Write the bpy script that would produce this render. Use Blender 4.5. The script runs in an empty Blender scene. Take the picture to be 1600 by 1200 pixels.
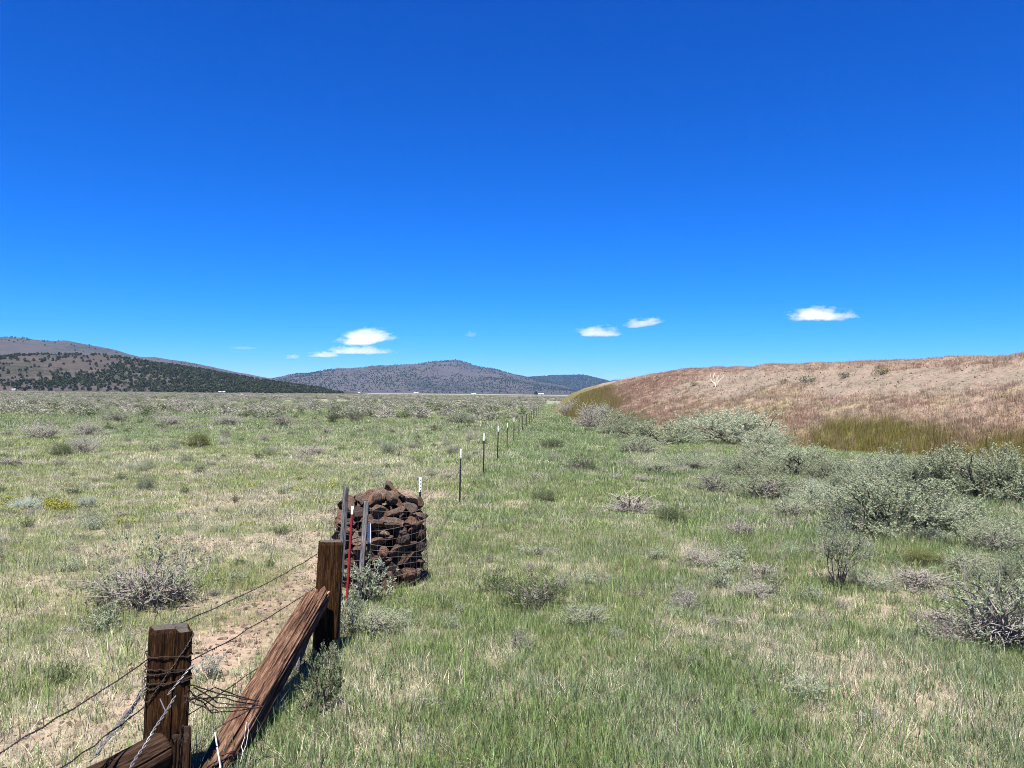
import bpy, math, random
import numpy as np
from mathutils import Vector, Matrix, Quaternion, Euler

R = math.radians
scn = bpy.context.scene
col = scn.collection

# ------------------------------------------------------------------ camera, sky, sun, exposure
CAM_H = 2.5
FPX = 1202.0                       # focal length in photograph pixels (1600 wide)
PITCH, ROLL = R(0.74), R(-0.55)
cam_d = bpy.data.cameras.new('camera')
cam = bpy.data.objects.new('camera', cam_d)
col.objects.link(cam)
cam.location = (0, 0, CAM_H)
cam.rotation_euler = Euler((math.pi / 2 + PITCH, ROLL, 0), 'XYZ')
cam_d.sensor_width = 36.0
cam_d.lens = 36.0 * FPX / 1600.0
cam_d.clip_start = 0.05
cam_d.clip_end = 60000
scn.camera = cam

SUN_EL, SUN_AZ = R(68), math.atan2(-0.14, -0.99)      # azimuth measured from +Y towards +X
SUN = Vector((math.sin(SUN_AZ) * math.cos(SUN_EL), math.cos(SUN_AZ) * math.cos(SUN_EL), math.sin(SUN_EL)))
world = bpy.data.worlds.new('World')
scn.world = world
world.use_nodes = True
wn = world.node_tree
wn.nodes.clear()
w_out = wn.nodes.new('ShaderNodeOutputWorld')
w_bg = wn.nodes.new('ShaderNodeBackground')
w_sky = wn.nodes.new('ShaderNodeTexSky')
w_sky.sky_type = 'NISHITA'
w_sky.sun_disc = False
w_sky.sun_elevation = SUN_EL
w_sky.sun_rotation = SUN_AZ
w_sky.altitude = 1400
w_sky.air_density = 1.0
w_sky.dust_density = 0.0
w_sky.ozone_density = 6.0
EXPOSURE = 1.8
# deepen the clear mountain sky: each channel of the sky gets its own contrast
w_sep = wn.nodes.new('ShaderNodeSeparateColor')
w_com = wn.nodes.new('ShaderNodeCombineColor')
wn.links.new(w_sky.outputs[0], w_sep.inputs[0])
for _i, (_g, _a) in enumerate(((3.0, 1.55), (1.29, 1.08), (1.07, 1.98))):
    _m = wn.nodes.new('ShaderNodeMath'); _m.operation = 'MULTIPLY'; _m.inputs[1].default_value = 0.1
    _p = wn.nodes.new('ShaderNodeMath'); _p.operation = 'POWER'; _p.inputs[1].default_value = _g
    _k = wn.nodes.new('ShaderNodeMath'); _k.operation = 'MULTIPLY'; _k.inputs[1].default_value = _a * 10.0 / 2 ** EXPOSURE
    wn.links.new(w_sep.outputs[_i], _m.inputs[0]); wn.links.new(_m.outputs[0], _p.inputs[0])
    wn.links.new(_p.outputs[0], _k.inputs[0]); wn.links.new(_k.outputs[0], w_com.inputs[_i])
wn.links.new(w_com.outputs[0], w_bg.inputs['Color'])
w_bg.inputs['Strength'].default_value = 0.1
wn.links.new(w_bg.outputs[0], w_out.inputs['Surface'])

sun_d = bpy.data.lights.new('sun', 'SUN')
sun_d.energy = 4.5
sun_d.angle = R(0.53)
sun_d.color = (1.0, 0.94, 0.85)
sun = bpy.data.objects.new('sun', sun_d)
col.objects.link(sun)
sun.rotation_euler = SUN.to_track_quat('Z', 'Y').to_euler()
sun.location = (10, -30, 80)

vs = scn.view_settings
vs.view_transform = 'Standard'
vs.look = 'None'
vs.exposure = EXPOSURE
vs.gamma = 1.0
vs.use_curve_mapping = False
scn.cycles.volume_bounces = 5
scn.cycles.use_denoising = True
scn.cycles.denoiser = 'OPENIMAGEDENOISE'
scn.cycles.denoising_prefilter = 'NONE'
scn.cycles.filter_width = 0.95
scn.cycles.max_bounces = 7
scn.cycles.diffuse_bounces = 3
scn.cycles.transmission_bounces = 3
scn.cycles.transparent_max_bounces = 6

ALB = 0.76                         # all reflectances below are scaled to this exposure

# ------------------------------------------------------------------ helpers
CAM_M = cam.rotation_euler.to_matrix()


def ray(px, py):
    return CAM_M @ Vector(((px - 800) / FPX, -(py - 600) / FPX, -1.0))


def at_depth(px, py, d):
    """world point seen at photograph pixel px,py at forward distance d (metres)"""
    r = ray(px, py)
    return Vector((0, 0, CAM_H)) + r * (d / r.y)


def on_ground(px, py):
    r = ray(px, py)
    k = -CAM_H / r.z
    return Vector((r.x * k, r.y * k, 0))


def hor_y(px):                     # horizon row at a column
    return 600 + FPX * math.tan(PITCH) + (px - 800) * math.tan(-ROLL)


def hash2(ix, iy, seed):
    h = (ix * 374761393 + iy * 668265263 + seed * 1442695041) & 0xFFFFFFFF
    h = ((h ^ (h >> 13)) * 1274126177) & 0xFFFFFFFF
    return ((h ^ (h >> 16)) & 0xFFFFFF) / float(0xFFFFFF)


def vnoise(x, y, seed=0):
    x = np.asarray(x, dtype=np.float64); y = np.asarray(y, dtype=np.float64)
    x0 = np.floor(x).astype(np.int64); y0 = np.floor(y).astype(np.int64)
    fx = x - x0; fy = y - y0
    fx = fx * fx * (3 - 2 * fx); fy = fy * fy * (3 - 2 * fy)
    a = hash2(x0, y0, seed); b = hash2(x0 + 1, y0, seed)
    c = hash2(x0, y0 + 1, seed); d = hash2(x0 + 1, y0 + 1, seed)
    return (a * (1 - fx) + b * fx) * (1 - fy) + (c * (1 - fx) + d * fx) * fy


def fbm(x, y, seed=0, octv=4):
    s = 0.0; a = 0.5; t = 0.0
    for o in range(octv):
        s = s + a * vnoise(np.asarray(x) * 2 ** o, np.asarray(y) * 2 ** o, seed + o * 17)
        t += a; a *= 0.5
    return s / t


def sstep(a, b, x):
    t = np.clip((np.asarray(x, dtype=np.float64) - a) / (b - a), 0, 1)
    return t * t * (3 - 2 * t)


def mix(a, b, t):
    return a * (1 - t) + b * t


class MB:
    """mesh builder: collects verts and faces, optional per-face value"""

    def __init__(self):
        self.v = []; self.f = []; self.c = []

    def add(self, verts, faces, val=0.5):
        o = len(self.v)
        self.v.extend([tuple(p) for p in verts])
        self.f.extend([tuple(i + o for i in q) for q in faces])
        self.c.extend([val] * len(verts))

    def tube(self, pts, r, n=5, val=0.5, cap=True):
        pts = [Vector(p) for p in pts]
        m = len(pts)
        rs = r if hasattr(r, '__len__') else [r] * m
        vs_, fs = [], []
        up = None
        for i, p in enumerate(pts):
            t = (pts[min(i + 1, m - 1)] - pts[max(i - 1, 0)])
            if t.length < 1e-9: t = Vector((0, 0, 1))
            t.normalize()
            if up is None:
                up = t.orthogonal().normalized()
            else:
                up = (up - t * up.dot(t))
                up = up.normalized() if up.length > 1e-6 else t.orthogonal().normalized()
            sd = t.cross(up)
            for k in range(n):
                a = 2 * math.pi * k / n
                vs_.append(p + (up * math.cos(a) + sd * math.sin(a)) * rs[i])
        for i in range(m - 1):
            for k in range(n):
                a = i * n + k; b = i * n + (k + 1) % n
                fs.append((a, b, b + n, a + n))
        if cap:
            fs.append(tuple(range(n - 1, -1, -1)))
            fs.append(tuple((m - 1) * n + k for k in range(n)))
        self.add(vs_, fs, val)

    def box(self, c, s, rot=None, val=0.5):
        c = Vector(c)
        vs_ = []
        for z in (-1, 1):
            for y in (-1, 1):
                for x in (-1, 1):
                    p = Vector((x * s[0] / 2, y * s[1] / 2, z * s[2] / 2))
                    if rot is not None: p = rot @ p
                    vs_.append(c + p)
        self.add(vs_, [(0, 2, 3, 1), (4, 5, 7, 6), (0, 1, 5, 4), (2, 6, 7, 3), (0, 4, 6, 2), (1, 3, 7, 5)], val)

    def mesh(self, name, mat, smooth=False):
        me = bpy.data.meshes.new(name)
        me.from_pydata(self.v, [], self.f)
        at = me.attributes.new('var', 'FLOAT', 'POINT')
        at.data.foreach_set('value', np.array(self.c, dtype=np.float32))
        if mat: me.materials.append(mat)
        if smooth:
            me.polygons.foreach_set('use_smooth', [True] * len(me.polygons))
        me.update()
        return me

    def build(self, name, mat, parent=None, smooth=False, link=True):
        o = bpy.data.objects.new(name, self.mesh(name, mat, smooth))
        if link: col.objects.link(o)
        if parent: o.parent = parent
        return o


def tag(o, label=None, cat=None, group=None, kind=None):
    if label: o['label'] = label
    if cat: o['category'] = cat
    if group: o['group'] = group
    if kind: o['kind'] = kind
    return o


def empty(name, loc, rz=0.0, label=None, cat=None, group=None):
    o = bpy.data.objects.new(name, None)
    o.empty_display_size = 0.2
    col.objects.link(o)
    o.location = loc
    o.rotation_euler = (0, 0, rz)
    return tag(o, label, cat, group)


def put(name, mesh, parent=None, loc=(0, 0, 0), rot=None, scale=None, color=None):
    o = bpy.data.objects.new(name, mesh)
    col.objects.link(o)
    if parent: o.parent = parent
    o.location = loc
    if rot is not None: o.rotation_euler = rot
    if scale is not None: o.scale = scale
    if color is not None: o.color = (*[c * ALB for c in color], 1)
    return o


# ------------------------------------------------------------------ materials
def new_mat(name):
    m = bpy.data.materials.new(name)
    m.use_nodes = True
    nt = m.node_tree
    nt.nodes.clear()
    out = nt.nodes.new('ShaderNodeOutputMaterial')
    return m, nt, out


def N(nt, typ, **kw):
    n = nt.nodes.new(typ)
    for k, v in kw.items():
        setattr(n, k, v)
    return n


def ramp(nt, fac, stops):
    r = nt.nodes.new('ShaderNodeValToRGB')
    e = r.color_ramp.elements
    while len(e) > 1: e.remove(e[-1])
    e[0].position = stops[0][0]; e[0].color = (*stops[0][1], 1)
    for p, c in stops[1:]:
        k = e.new(p); k.color = (*c, 1)
    nt.links.new(fac, r.inputs[0])
    return r.outputs[0]


def noise(nt, vec, scale, detail=4, rough=0.55, dist=0.0):
    n = nt.nodes.new('ShaderNodeTexNoise')
    n.inputs['Scale'].default_value = scale
    n.inputs['Detail'].default_value = detail
    n.inputs['Roughness'].default_value = rough
    n.inputs['Distortion'].default_value = dist
    if vec is not None: nt.links.new(vec, n.inputs['Vector'])
    return n.outputs['Fac']


def mapping(nt, scale=(1, 1, 1), space='Object'):
    tc = nt.nodes.new('ShaderNodeTexCoord')
    mp = nt.nodes.new('ShaderNodeMapping')
    mp.inputs['Scale'].default_value = scale
    nt.links.new(tc.outputs[space], mp.inputs['Vector'])
    return mp.outputs[0]


def mixc(nt, fac, a, b, mode='MIX'):
    m = nt.nodes.new('ShaderNodeMix')
    m.data_type = 'RGBA'
    m.blend_type = mode
    if isinstance(fac, (int, float)): m.inputs[0].default_value = fac
    else: nt.links.new(fac, m.inputs[0])
    for s, v in ((6, a), (7, b)):
        if isinstance(v, tuple): m.inputs[s].default_value = (*v, 1)
        else: nt.links.new(v, m.inputs[s])
    return m.outputs[2]


def math_n(nt, op, a, b=None):
    m = nt.nodes.new('ShaderNodeMath'); m.operation = op
    for i, v in enumerate((a, b)):
        if v is None: continue
        if isinstance(v, (int, float)): m.inputs[i].default_value = v
        else: nt.links.new(v, m.inputs[i])
    return m.outputs[0]


def bsdf(nt, out, color, rough=0.85, bump=None, bstr=0.4, bdist=0.02, metallic=0.0, spec=0.25):
    b = nt.nodes.new('ShaderNodeBsdfPrincipled')
    b.inputs['Roughness'].default_value = rough
    b.inputs['Metallic'].default_value = metallic
    b.inputs['Specular IOR Level'].default_value = spec
    if isinstance(color, tuple): b.inputs['Base Color'].default_value = (*color, 1)
    else: nt.links.new(color, b.inputs['Base Color'])
    if bump is not None:
        bp = nt.nodes.new('ShaderNodeBump')
        bp.inputs['Strength'].default_value = bstr
        bp.inputs['Distance'].default_value = bdist
        nt.links.new(bump, bp.inputs['Height'])
        nt.links.new(bp.outputs[0], b.inputs['Normal'])
    nt.links.new(b.outputs[0], out.inputs['Surface'])
    return b


def leaf_mat(name, src, transl=0.3, spread=0.45, rough=0.6, straw=0.0):
    """src: 'instancer' reads the tint attribute of the scattered plant, 'object' reads the object colour"""
    m, nt, out = new_mat(name)
    if src == 'instancer':
        a = N(nt, 'ShaderNodeAttribute', attribute_type='INSTANCER', attribute_name='tint'); base = a.outputs['Color']
    else:
        a = N(nt, 'ShaderNodeObjectInfo'); base = a.outputs['Color']
    v = N(nt, 'ShaderNodeAttribute', attribute_type='GEOMETRY', attribute_name='var')
    mr = N(nt, 'ShaderNodeMapRange')
    nt.links.new(v.outputs['Fac'], mr.inputs[0])
    mr.inputs[3].default_value = 1 - spread; mr.inputs[4].default_value = 1 + spread
    c = N(nt, 'ShaderNodeVectorMath', operation='SCALE')
    nt.links.new(base, c.inputs[0]); nt.links.new(mr.outputs[0], c.inputs['Scale'])
    cc = c.outputs[0]
    if straw:
        cc = mixc(nt, ramp(nt, v.outputs['Fac'], [(1 - straw - 0.02, (0, 0, 0)), (1 - straw, (1, 1, 1))]), cc, (0.46 * ALB, 0.435 * ALB, 0.30 * ALB))
    b = N(nt, 'ShaderNodeBsdfPrincipled')
    b.inputs['Roughness'].default_value = rough
    b.inputs['Specular IOR Level'].default_value = 0.10
    nt.links.new(cc, b.inputs['Base Color'])
    t = N(nt, 'ShaderNodeBsdfTranslucent'); nt.links.new(cc, t.inputs['Color'])
    mx = N(nt, 'ShaderNodeMixShader'); mx.inputs[0].default_value = transl
    nt.links.new(b.outputs[0], mx.inputs[1]); nt.links.new(t.outputs[0], mx.inputs[2])
    nt.links.new(mx.outputs[0], out.inputs['Surface'])
    return m


def obj_color_mat(name, rough=0.9, nscale=9.0, bstr=0.6, bdist=0.02, contrast=0.6):
    m, nt, out = new_mat(name)
    oi = N(nt, 'ShaderNodeObjectInfo')
    vec = mapping(nt)
    f = noise(nt, vec, nscale, 6, 0.65)
    k = ramp(nt, f, [(0.3, (1 - contrast,) * 3), (0.55, (1, 1, 1)), (0.75, (1 + contrast * 0.7,) * 3)])
    c = mixc(nt, 1.0, oi.outputs['Color'], k, 'MULTIPLY')
    f2 = noise(nt, vec, nscale * 4, 5, 0.7)
    bsdf(nt, out, c, rough, f2, bstr, bdist, spec=0.15)
    return m


def wood_mat(name, dark, mid, light, ends=None, scale=1.0, rough=0.8):
    dark, mid, light = [tuple(c * ALB for c in q) for q in (dark, mid, light)]
    if ends is not None: ends = tuple(c * ALB for c in ends)
    m, nt, out = new_mat(name)
    vec = mapping(nt, (1, 1, 0.085))
    f1 = noise(nt, vec, 48 * scale, 6, 0.7, 1.1)
    f2 = noise(nt, mapping(nt, (1, 1, 0.25)), 7, 4, 0.6)
    f3 = noise(nt, mapping(nt, (1, 1, 0.06)), 130 * scale, 4, 0.7, 1.2)
    fm = math_n(nt, 'ADD', math_n(nt, 'MULTIPLY', f1, 0.55), math_n(nt, 'MULTIPLY', f3, 0.45))
    c1 = ramp(nt, fm, [(0.40, dark), (0.49, mid), (0.60, light)])
    c = mixc(nt, ramp(nt, f2, [(0.42, (0, 0, 0)), (0.68, (1, 1, 1))]), c1, mixc(nt, 0.55, c1, dark))
    if ends is not None:
        at = N(nt, 'ShaderNodeAttribute', attribute_type='GEOMETRY', attribute_name='var')
        fe = noise(nt, mapping(nt), 60, 4)
        ce = mixc(nt, fe, tuple(x * 0.55 for x in ends), tuple(min(1, x * 1.5) for x in ends))
        c = mixc(nt, ramp(nt, at.outputs['Fac'], [(0.75, (0, 0, 0)), (0.9, (1, 1, 1))]), c, ce)
    bsdf(nt, out, c, rough, fm, 1.0, 0.012, spec=0.06)
    return m


def plain_mat(name, color, rough=0.6, metallic=0.0, var=0.25, nscale=40):
    m, nt, out = new_mat(name)
    if max(color) < 0.6: color = tuple(c * ALB for c in color)
    f = noise(nt, mapping(nt), nscale, 4)
    c = mixc(nt, f, tuple(x * (1 - var) for x in color), tuple(min(1, x * (1 + var)) for x in color))
    bsdf(nt, out, c, rough, metallic=metallic)
    return m


M_GRASS = leaf_mat('grass_blade', 'instancer', 0.40, 0.7, 0.5, 0.17)
M_BLADE = leaf_mat('bank_blade', 'instancer', 0.35, 0.5)
M_SAGE = leaf_mat('sage_leaf', 'object', 0.3, 0.28, 0.8)
M_SAGE_I = leaf_mat('sage_leaf_far', 'instancer', 0.25, 0.4, 0.7)
M_STEM = plain_mat('sage_bark', (0.13, 0.105, 0.09), 0.9, var=0.5)
M_DEADTWIG = plain_mat('dead_twig', (0.235, 0.212, 0.19), 0.9, var=0.5)
M_STONE = obj_color_mat('lava_stone', 0.95, 9.0, 1.0, 0.05, 0.75)
M_POST = wood_mat('creosoted_timber', (0.004, 0.003, 0.002), (0.026, 0.012, 0.005), (0.085, 0.041, 0.015), ends=(0.085, 0.076, 0.068))
M_BRACE = wood_mat('weathered_red_timber', (0.020, 0.011, 0.008), (0.095, 0.050, 0.032), (0.235, 0.148, 0.102), ends=(0.30, 0.17, 0.10), scale=0.8)
M_LOG = wood_mat('brown_log', (0.010, 0.006, 0.004), (0.036, 0.020, 0.013), (0.075, 0.045, 0.031), ends=(0.04, 0.026, 0.02))
M_GREYWOOD = wood_mat('grey_weathered_wood', (0.045, 0.045, 0.047), (0.14, 0.14, 0.145), (0.27, 0.27, 0.28))
M_WIRE = plain_mat('rusty_wire', (0.055, 0.042, 0.036), 0.65, 0.4, 0.4)
M_WIRE_G = plain_mat('galvanised_wire', (0.19, 0.19, 0.195), 0.55, 0.4, 0.4)
M_TGREEN = plain_mat('dark_green_paint', (0.030, 0.042, 0.034), 0.6, var=0.4)
M_TWHITE = plain_mat('white_paint', (0.74, 0.76, 0.76), 0.6, var=0.12)
M_TRED = plain_mat('red_paint', (0.20, 0.016, 0.018), 0.55, var=0.35)
M_STRING = plain_mat('white_string', (0.5, 0.5, 0.5), 0.7, var=0.1)

# ------------------------------------------------------------------ the lie of the land
U = np.array((math.sin(R(-21)), math.cos(R(-21))))         # direction the bank runs
NN = np.array((math.cos(R(-21)), -math.sin(R(-21))))       # away from the fence, up the bank
TOE, BW, BH = 26.5, 14.0, 4.95


def fence_x(y):
    return -1.19 + 0.0584 * (np.asarray(y, dtype=np.float64) - 17.9)


def ground_z(x, y):
    x = np.asarray(x, dtype=np.float64); y = np.asarray(y, dtype=np.float64)
    near = np.clip(1 - np.abs(y) / 400, 0, 1)
    z = (fbm(x * 0.16, y * 0.16, 3, 3) - 0.5) * 0.22 * near + (fbm(x * 0.9, y * 0.9, 5, 3) - 0.5) * 0.07 * near
    return z


def bank_st(x, y):
    s = x * U[0] + y * U[1]
    t = (x * NN[0] + y * NN[1] - TOE) / BW
    return s, t


def bank_drop(x, y):
    """0 on the full bank, 1 where its left end has run out into the plain"""
    e = np.asarray(x, dtype=np.float64) - 0.02 * np.asarray(y, dtype=np.float64) - 8.0
    return np.clip((8.6 - e) / 14.3, 0, 1) ** 2.0


def bank_z(s, t):
    s = np.asarray(s, dtype=np.float64); t = np.asarray(t, dtype=np.float64)
    k = np.clip(t, 0, 1)
    prof = 0.55 * k + 0.45 * (k * k * (3 - 2 * k))
    prof = np.where(t > 1.9, np.clip(1 - (t - 1.9) / 1.0, 0, 1), prof)
    x = s * U[0] + (t * BW + TOE) * NN[0]; y = s * U[1] + (t * BW + TOE) * NN[1]
    drop = bank_drop(x, y)
    rough = (fbm(x * 0.3, y * 0.3, 21, 4) - 0.5) * 0.55 + (fbm(x * 1.6, y * 1.6, 27, 3) - 0.5) * 0.22 - 0.25 * np.abs(fbm(s * 0.35, t * 1.3, 29, 3) - 0.5)
    return BH * prof * (1 - drop) + rough * np.clip(prof * 3, 0, 1) * (1 - drop * 0.6) - 0.12 + 0.12 * np.clip(prof * 8, 0, 1) - 0.9 * sstep(0.45, 0.80, drop)


def zones(x, y):
    """bare soil, dry straw and greenness of the meadow, 0..1, at world x,y"""
    x = np.asarray(x, dtype=np.float64); y = np.asarray(y, dtype=np.float64)
    fx = fence_x(y)
    left = sstep(-0.3, 0.5, fx - x)
    n1 = fbm(x * 0.33 + 7, y * 0.33, 41, 4)
    n2 = fbm(x * 1.1, y * 1.1, 43, 4)
    n3 = fbm(x * 2.6, y * 2.6, 47, 3)
    n4 = fbm(x * 0.07, y * 0.07, 51, 3)
    path = np.exp(-((x - fx + 0.85) / 0.62) ** 2) * sstep(5.6, 7.0, y) * (1 - sstep(10.5, 13.5, y))
    bare = left * (path * 0.85 * (0.55 + 0.9 * n2) + sstep(0.60, 0.70, 0.5 * n1 + 0.5 * n2) * (1 - sstep(14, 26, y)) * 0.5)
    bare += left * np.exp(-((x + 5.3) / 2.2) ** 2 - ((y - 8.7) / 0.9) ** 2) * 0.45 * sstep(0.45, 0.6, n2)
    bare += (1 - left) * sstep(0.60, 0.70, n2) * 0.22 * sstep(0.44, 0.58, n1)
    bare += np.exp(-((x + 1.9) / 0.9) ** 2 - ((y - 19) / 2.2) ** 2) * 0.25
    bare = np.clip(bare + (n3 - 0.5) * 0.5 * (bare > 0.08), 0, 1)
    dry = 0.22 + 1.7 * (n2 - 0.5) + 1.4 * (n1 - 0.5) + 0.9 * (n3 - 0.5)
    dry += 0.06 * sstep(2.0, 5.0, x) * (1 - sstep(10, 22, y)) - 0.22 * np.exp(-((x - 0.0) / 1.6) ** 2) * (1 - sstep(8, 12, y))
    dry += 0.12 * left * (1 - sstep(20, 40, y))
    dry -= 0.25 * np.exp(-((x - fx - 2.6) / 1.8) ** 2) * sstep(18, 34, y)
    dry -= 0.05 * sstep(28, 50, y) * (1 - sstep(90, 140, y))
    dry = np.clip(dry, 0, 1)
    track = np.exp(-((x - fx - 2.6) / 1.5) ** 2) * sstep(22, 36, y)
    green = np.clip(0.5 + 0.5 * track + 1.6 * (n4 - 0.5) + 0.9 * (n1 - 0.5), 0, 1)
    return bare, dry, green, left, n2, n3


C = lambda r, g, b: np.array((r, g, b)) * ALB
LUSH, YELG, STRAW, GREYG = C(0.175, 0.275, 0.098), C(0.325, 0.405, 0.140), C(0.56, 0.54, 0.375), C(0.275, 0.345, 0.235)
SOIL, LITTER = C(0.27, 0.205, 0.16), C(0.33, 0.295, 0.22)


def grid_mesh(name, X, Y, Z, mat, colr=None):
    ny, nx = X.shape
    v = np.stack([X, Y, Z], -1).reshape(-1, 3)
    i = np.arange(ny * nx).reshape(ny, nx)
    q = np.stack([i[:-1, :-1], i[:-1, 1:], i[1:, 1:], i[1:, :-1]], -1).reshape(-1, 4)
    me = bpy.data.meshes.new(name)
    me.vertices.add(len(v)); me.vertices.foreach_set('co', v.ravel())
    me.loops.add(q.size); me.loops.foreach_set('vertex_index', q.ravel())
    me.polygons.add(len(q))
    me.polygons.foreach_set('loop_start', np.arange(0, q.size, 4))
    me.polygons.foreach_set('use_smooth', np.ones(len(q), dtype=bool))
    if colr is not None:
        a = me.attributes.new('soil', 'FLOAT_COLOR', 'POINT')
        cc = np.concatenate([colr.reshape(-1, 3), np.ones((len(v), 1))], 1)
        a.data.foreach_set('color', cc.astype(np.float32).ravel())
    me.materials.append(mat)
    me.update(calc_edges=True)
    o = bpy.data.objects.new(name, me)
    col.objects.link(o)
    return o


def ground_mat(name, s1, s2, bdist=0.03, contrast=0.5):
    m, nt, out = new_mat(name)
    a = N(nt, 'ShaderNodeAttribute', attribute_type='GEOMETRY', attribute_name='soil')
    vec = mapping(nt)
    f1 = noise(nt, vec, s1, 8, 0.68)
    f2 = noise(nt, vec, s2, 6, 0.6)
    k = ramp(nt, f1, [(0.30, (1 - contrast,) * 3), (0.5, (1, 1, 1)), (0.72, (1 + contrast * 0.7,) * 3)])
    c = mixc(nt, 1.0, a.outputs['Color'], k, 'MULTIPLY')
    k2 = ramp(nt, f2, [(0.35, (0.86, 0.9, 0.84)), (0.65, (1.12, 1.06, 1.06))])
    c = mixc(nt, 1.0, c, k2, 'MULTIPLY')
    bsdf(nt, out, c, 0.95, f1, 0.9, bdist, spec=0.1)
    return m


M_GROUND = ground_mat('meadow_soil', 9.0, 0.35)
M_BANK = ground_mat('bank_soil', 5.0, 0.6, 0.05)

# ground: one sheet, fine near the camera, growing coarser to the horizon
gx = np.linspace(-1, 1, 421); gx = np.sign(gx) * (np.abs(gx) * 14 + (np.exp(np.abs(gx) * 7.3) - 1) / (math.exp(7.3) - 1) * 20000)
gy = np.linspace(0, 1, 460); gy = -6 + gy * 60 + (np.exp(gy * 9.5) - 1) / (math.exp(9.5) - 1) * 17500
gy = np.concatenate([[-400, -120, -40, -15], gy])
GX, GY = np.meshgrid(gx, gy)
GZ = ground_z(GX, GY)
ba, dr, gr, lf, n2_, n3_ = zones(GX, GY)
gc = mix(C(0.085, 0.09, 0.045)[None, None], LITTER[None, None] * 0.8, np.clip(dr * 1.1, 0, 1)[..., None])
gc = mix(gc, C(0.20, 0.215, 0.115)[None, None], (sstep(30, 70, GY) * 0.8)[..., None])
gc = mix(gc, SOIL[None, None], ba[..., None])
far = sstep(60, 220, GY)[..., None]
nf = fbm(GX * 0.012, GY * 0.02, 61, 4)[..., None]
gc = mix(gc, mix(C(0.175, 0.19, 0.115)[None, None], C(0.225, 0.222, 0.18)[None, None], nf), far)
ground = grid_mesh('ground', GX, GY, GZ, M_GROUND, gc)
tag(ground, kind='structure')

# the bank on the right
ss = np.linspace(-45, 108, 310); tt = np.concatenate([np.linspace(-0.04, 1.15, 110), np.linspace(1.2, 3.0, 24)])
SS, TT = np.meshgrid(ss, tt)


def bank_zone(s, t, x, y):
    nb = fbm(x * 0.22, y * 0.22, 71, 4); nb2 = fbm(x * 0.9, y * 0.9, 73, 4)
    gravel = sstep(0.46, 0.58, t + (nb - 0.5) * 0.5) * (1 - sstep(0.80, 0.93, t + (nb2 - 0.5) * 0.3)) * (1 - sstep(48, 62, s + (nb - 0.5) * 20))
    olive_end = 1 - sstep(0.0, 2.4, x - 0.02 * y - 7.6 + (nb - 0.5) * 5)
    olive_toe = (1 - sstep(0.17, 0.31, t + (nb - 0.5) * 0.28)) * (1 - sstep(29, 36, s + (nb2 - 0.5) * 12))
    olive = np.clip(olive_end + olive_toe, 0, 1)
    yel = np.exp(-((s - 42) / 6) ** 2 - ((t - 0.2) / 0.2) ** 2)
    yel = np.clip(yel + 0.6 * sstep(0.55, 0.7, nb2) * (t < 0.7), 0, 1)
    red = np.clip(0.35 + 2.2 * (nb - 0.5) + 0.5 * (1 - sstep(26, 38, s)) * (t < 0.5) + 0.3 * np.exp(-((s - 60) / 14) ** 2), 0, 1)
    return gravel, olive, yel, red, nb2


BX = SS * U[0] + (TT * BW + TOE) * NN[0]; BY = SS * U[1] + (TT * BW + TOE) * NN[1]
gv, ol, ye, rd, nb2 = bank_zone(SS, TT, BX, BY)
bc = mix(C(0.225, 0.176, 0.137)[None, None], C(0.20, 0.138, 0.112)[None, None], rd[..., None])
bc = mix(bc, C(0.24, 0.205, 0.12)[None, None], ye[..., None] * 0.7)
bc = mix(bc, C(0.190, 0.156, 0.127)[None, None], gv[..., None])
bc = mix(bc, C(0.13, 0.12, 0.05)[None, None], ol[..., None])
bank = grid_mesh('embankment', BX, BY, bank_z(SS, TT), M_BANK, bc)
tag(bank, kind='structure')

# ------------------------------------------------------------------ hills
HILLS = {}


def hill(name, pts, D, front, back, base, mat, seed, rough=0.16, nx=200, ny=70, gully=1.0):
    px = np.array([p[0] for p in pts], dtype=float); py = np.array([p[1] for p in pts], dtype=float)
    hx = np.array([hor_y(p) for p in px])
    H = (hx - py) / FPX * D + CAM_H
    XR = (px - 800) / FPX * D

    def zf(x, y):
        h = np.interp(x, XR, H, left=-5, right=-5)
        v = (y - (D - front)) / front
        vb = 1 - (y - D) / back
        k = np.where(y <= D, np.clip(v, 0, 1), np.clip(vb, 0, 1))
        prof = np.sin(k * math.pi / 2) ** 1.15
        L = front
        g = fbm(x / L * 3.0 * gully, y / L * 1.6 * gully, seed, 5) - 0.5
        g2 = np.abs(fbm(x / L * 5.0 * gully, y / L * 2.0, seed + 9, 4) - 0.5)
        amp = np.sin(np.clip(k, 0, 1) * math.pi) ** 0.8
        z = h * prof + h * (g * rough * 2.6 - g2 * rough * 1.6) * amp
        z = z + np.maximum(h, 0) * (fbm(x / L * 22, y / L * 22, seed + 3, 3) - 0.5) * 0.045 * np.clip(k * 2, 0, 1)
        return np.where(k <= 0, base - 4, z - 1.0)
    x = np.linspace(XR[0], XR[-1], nx)
    y = np.concatenate([np.linspace(D - front, D, ny), np.linspace(D + back / 12, D + back, 12)])
    X, Y = np.meshgrid(x, y)
    Z = zf(X, Y)
    o = grid_mesh(name, X, Y, Z, mat)
    tag(o, kind='structure')
    HILLS[name] = (zf, XR, D, front)
    return o


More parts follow.
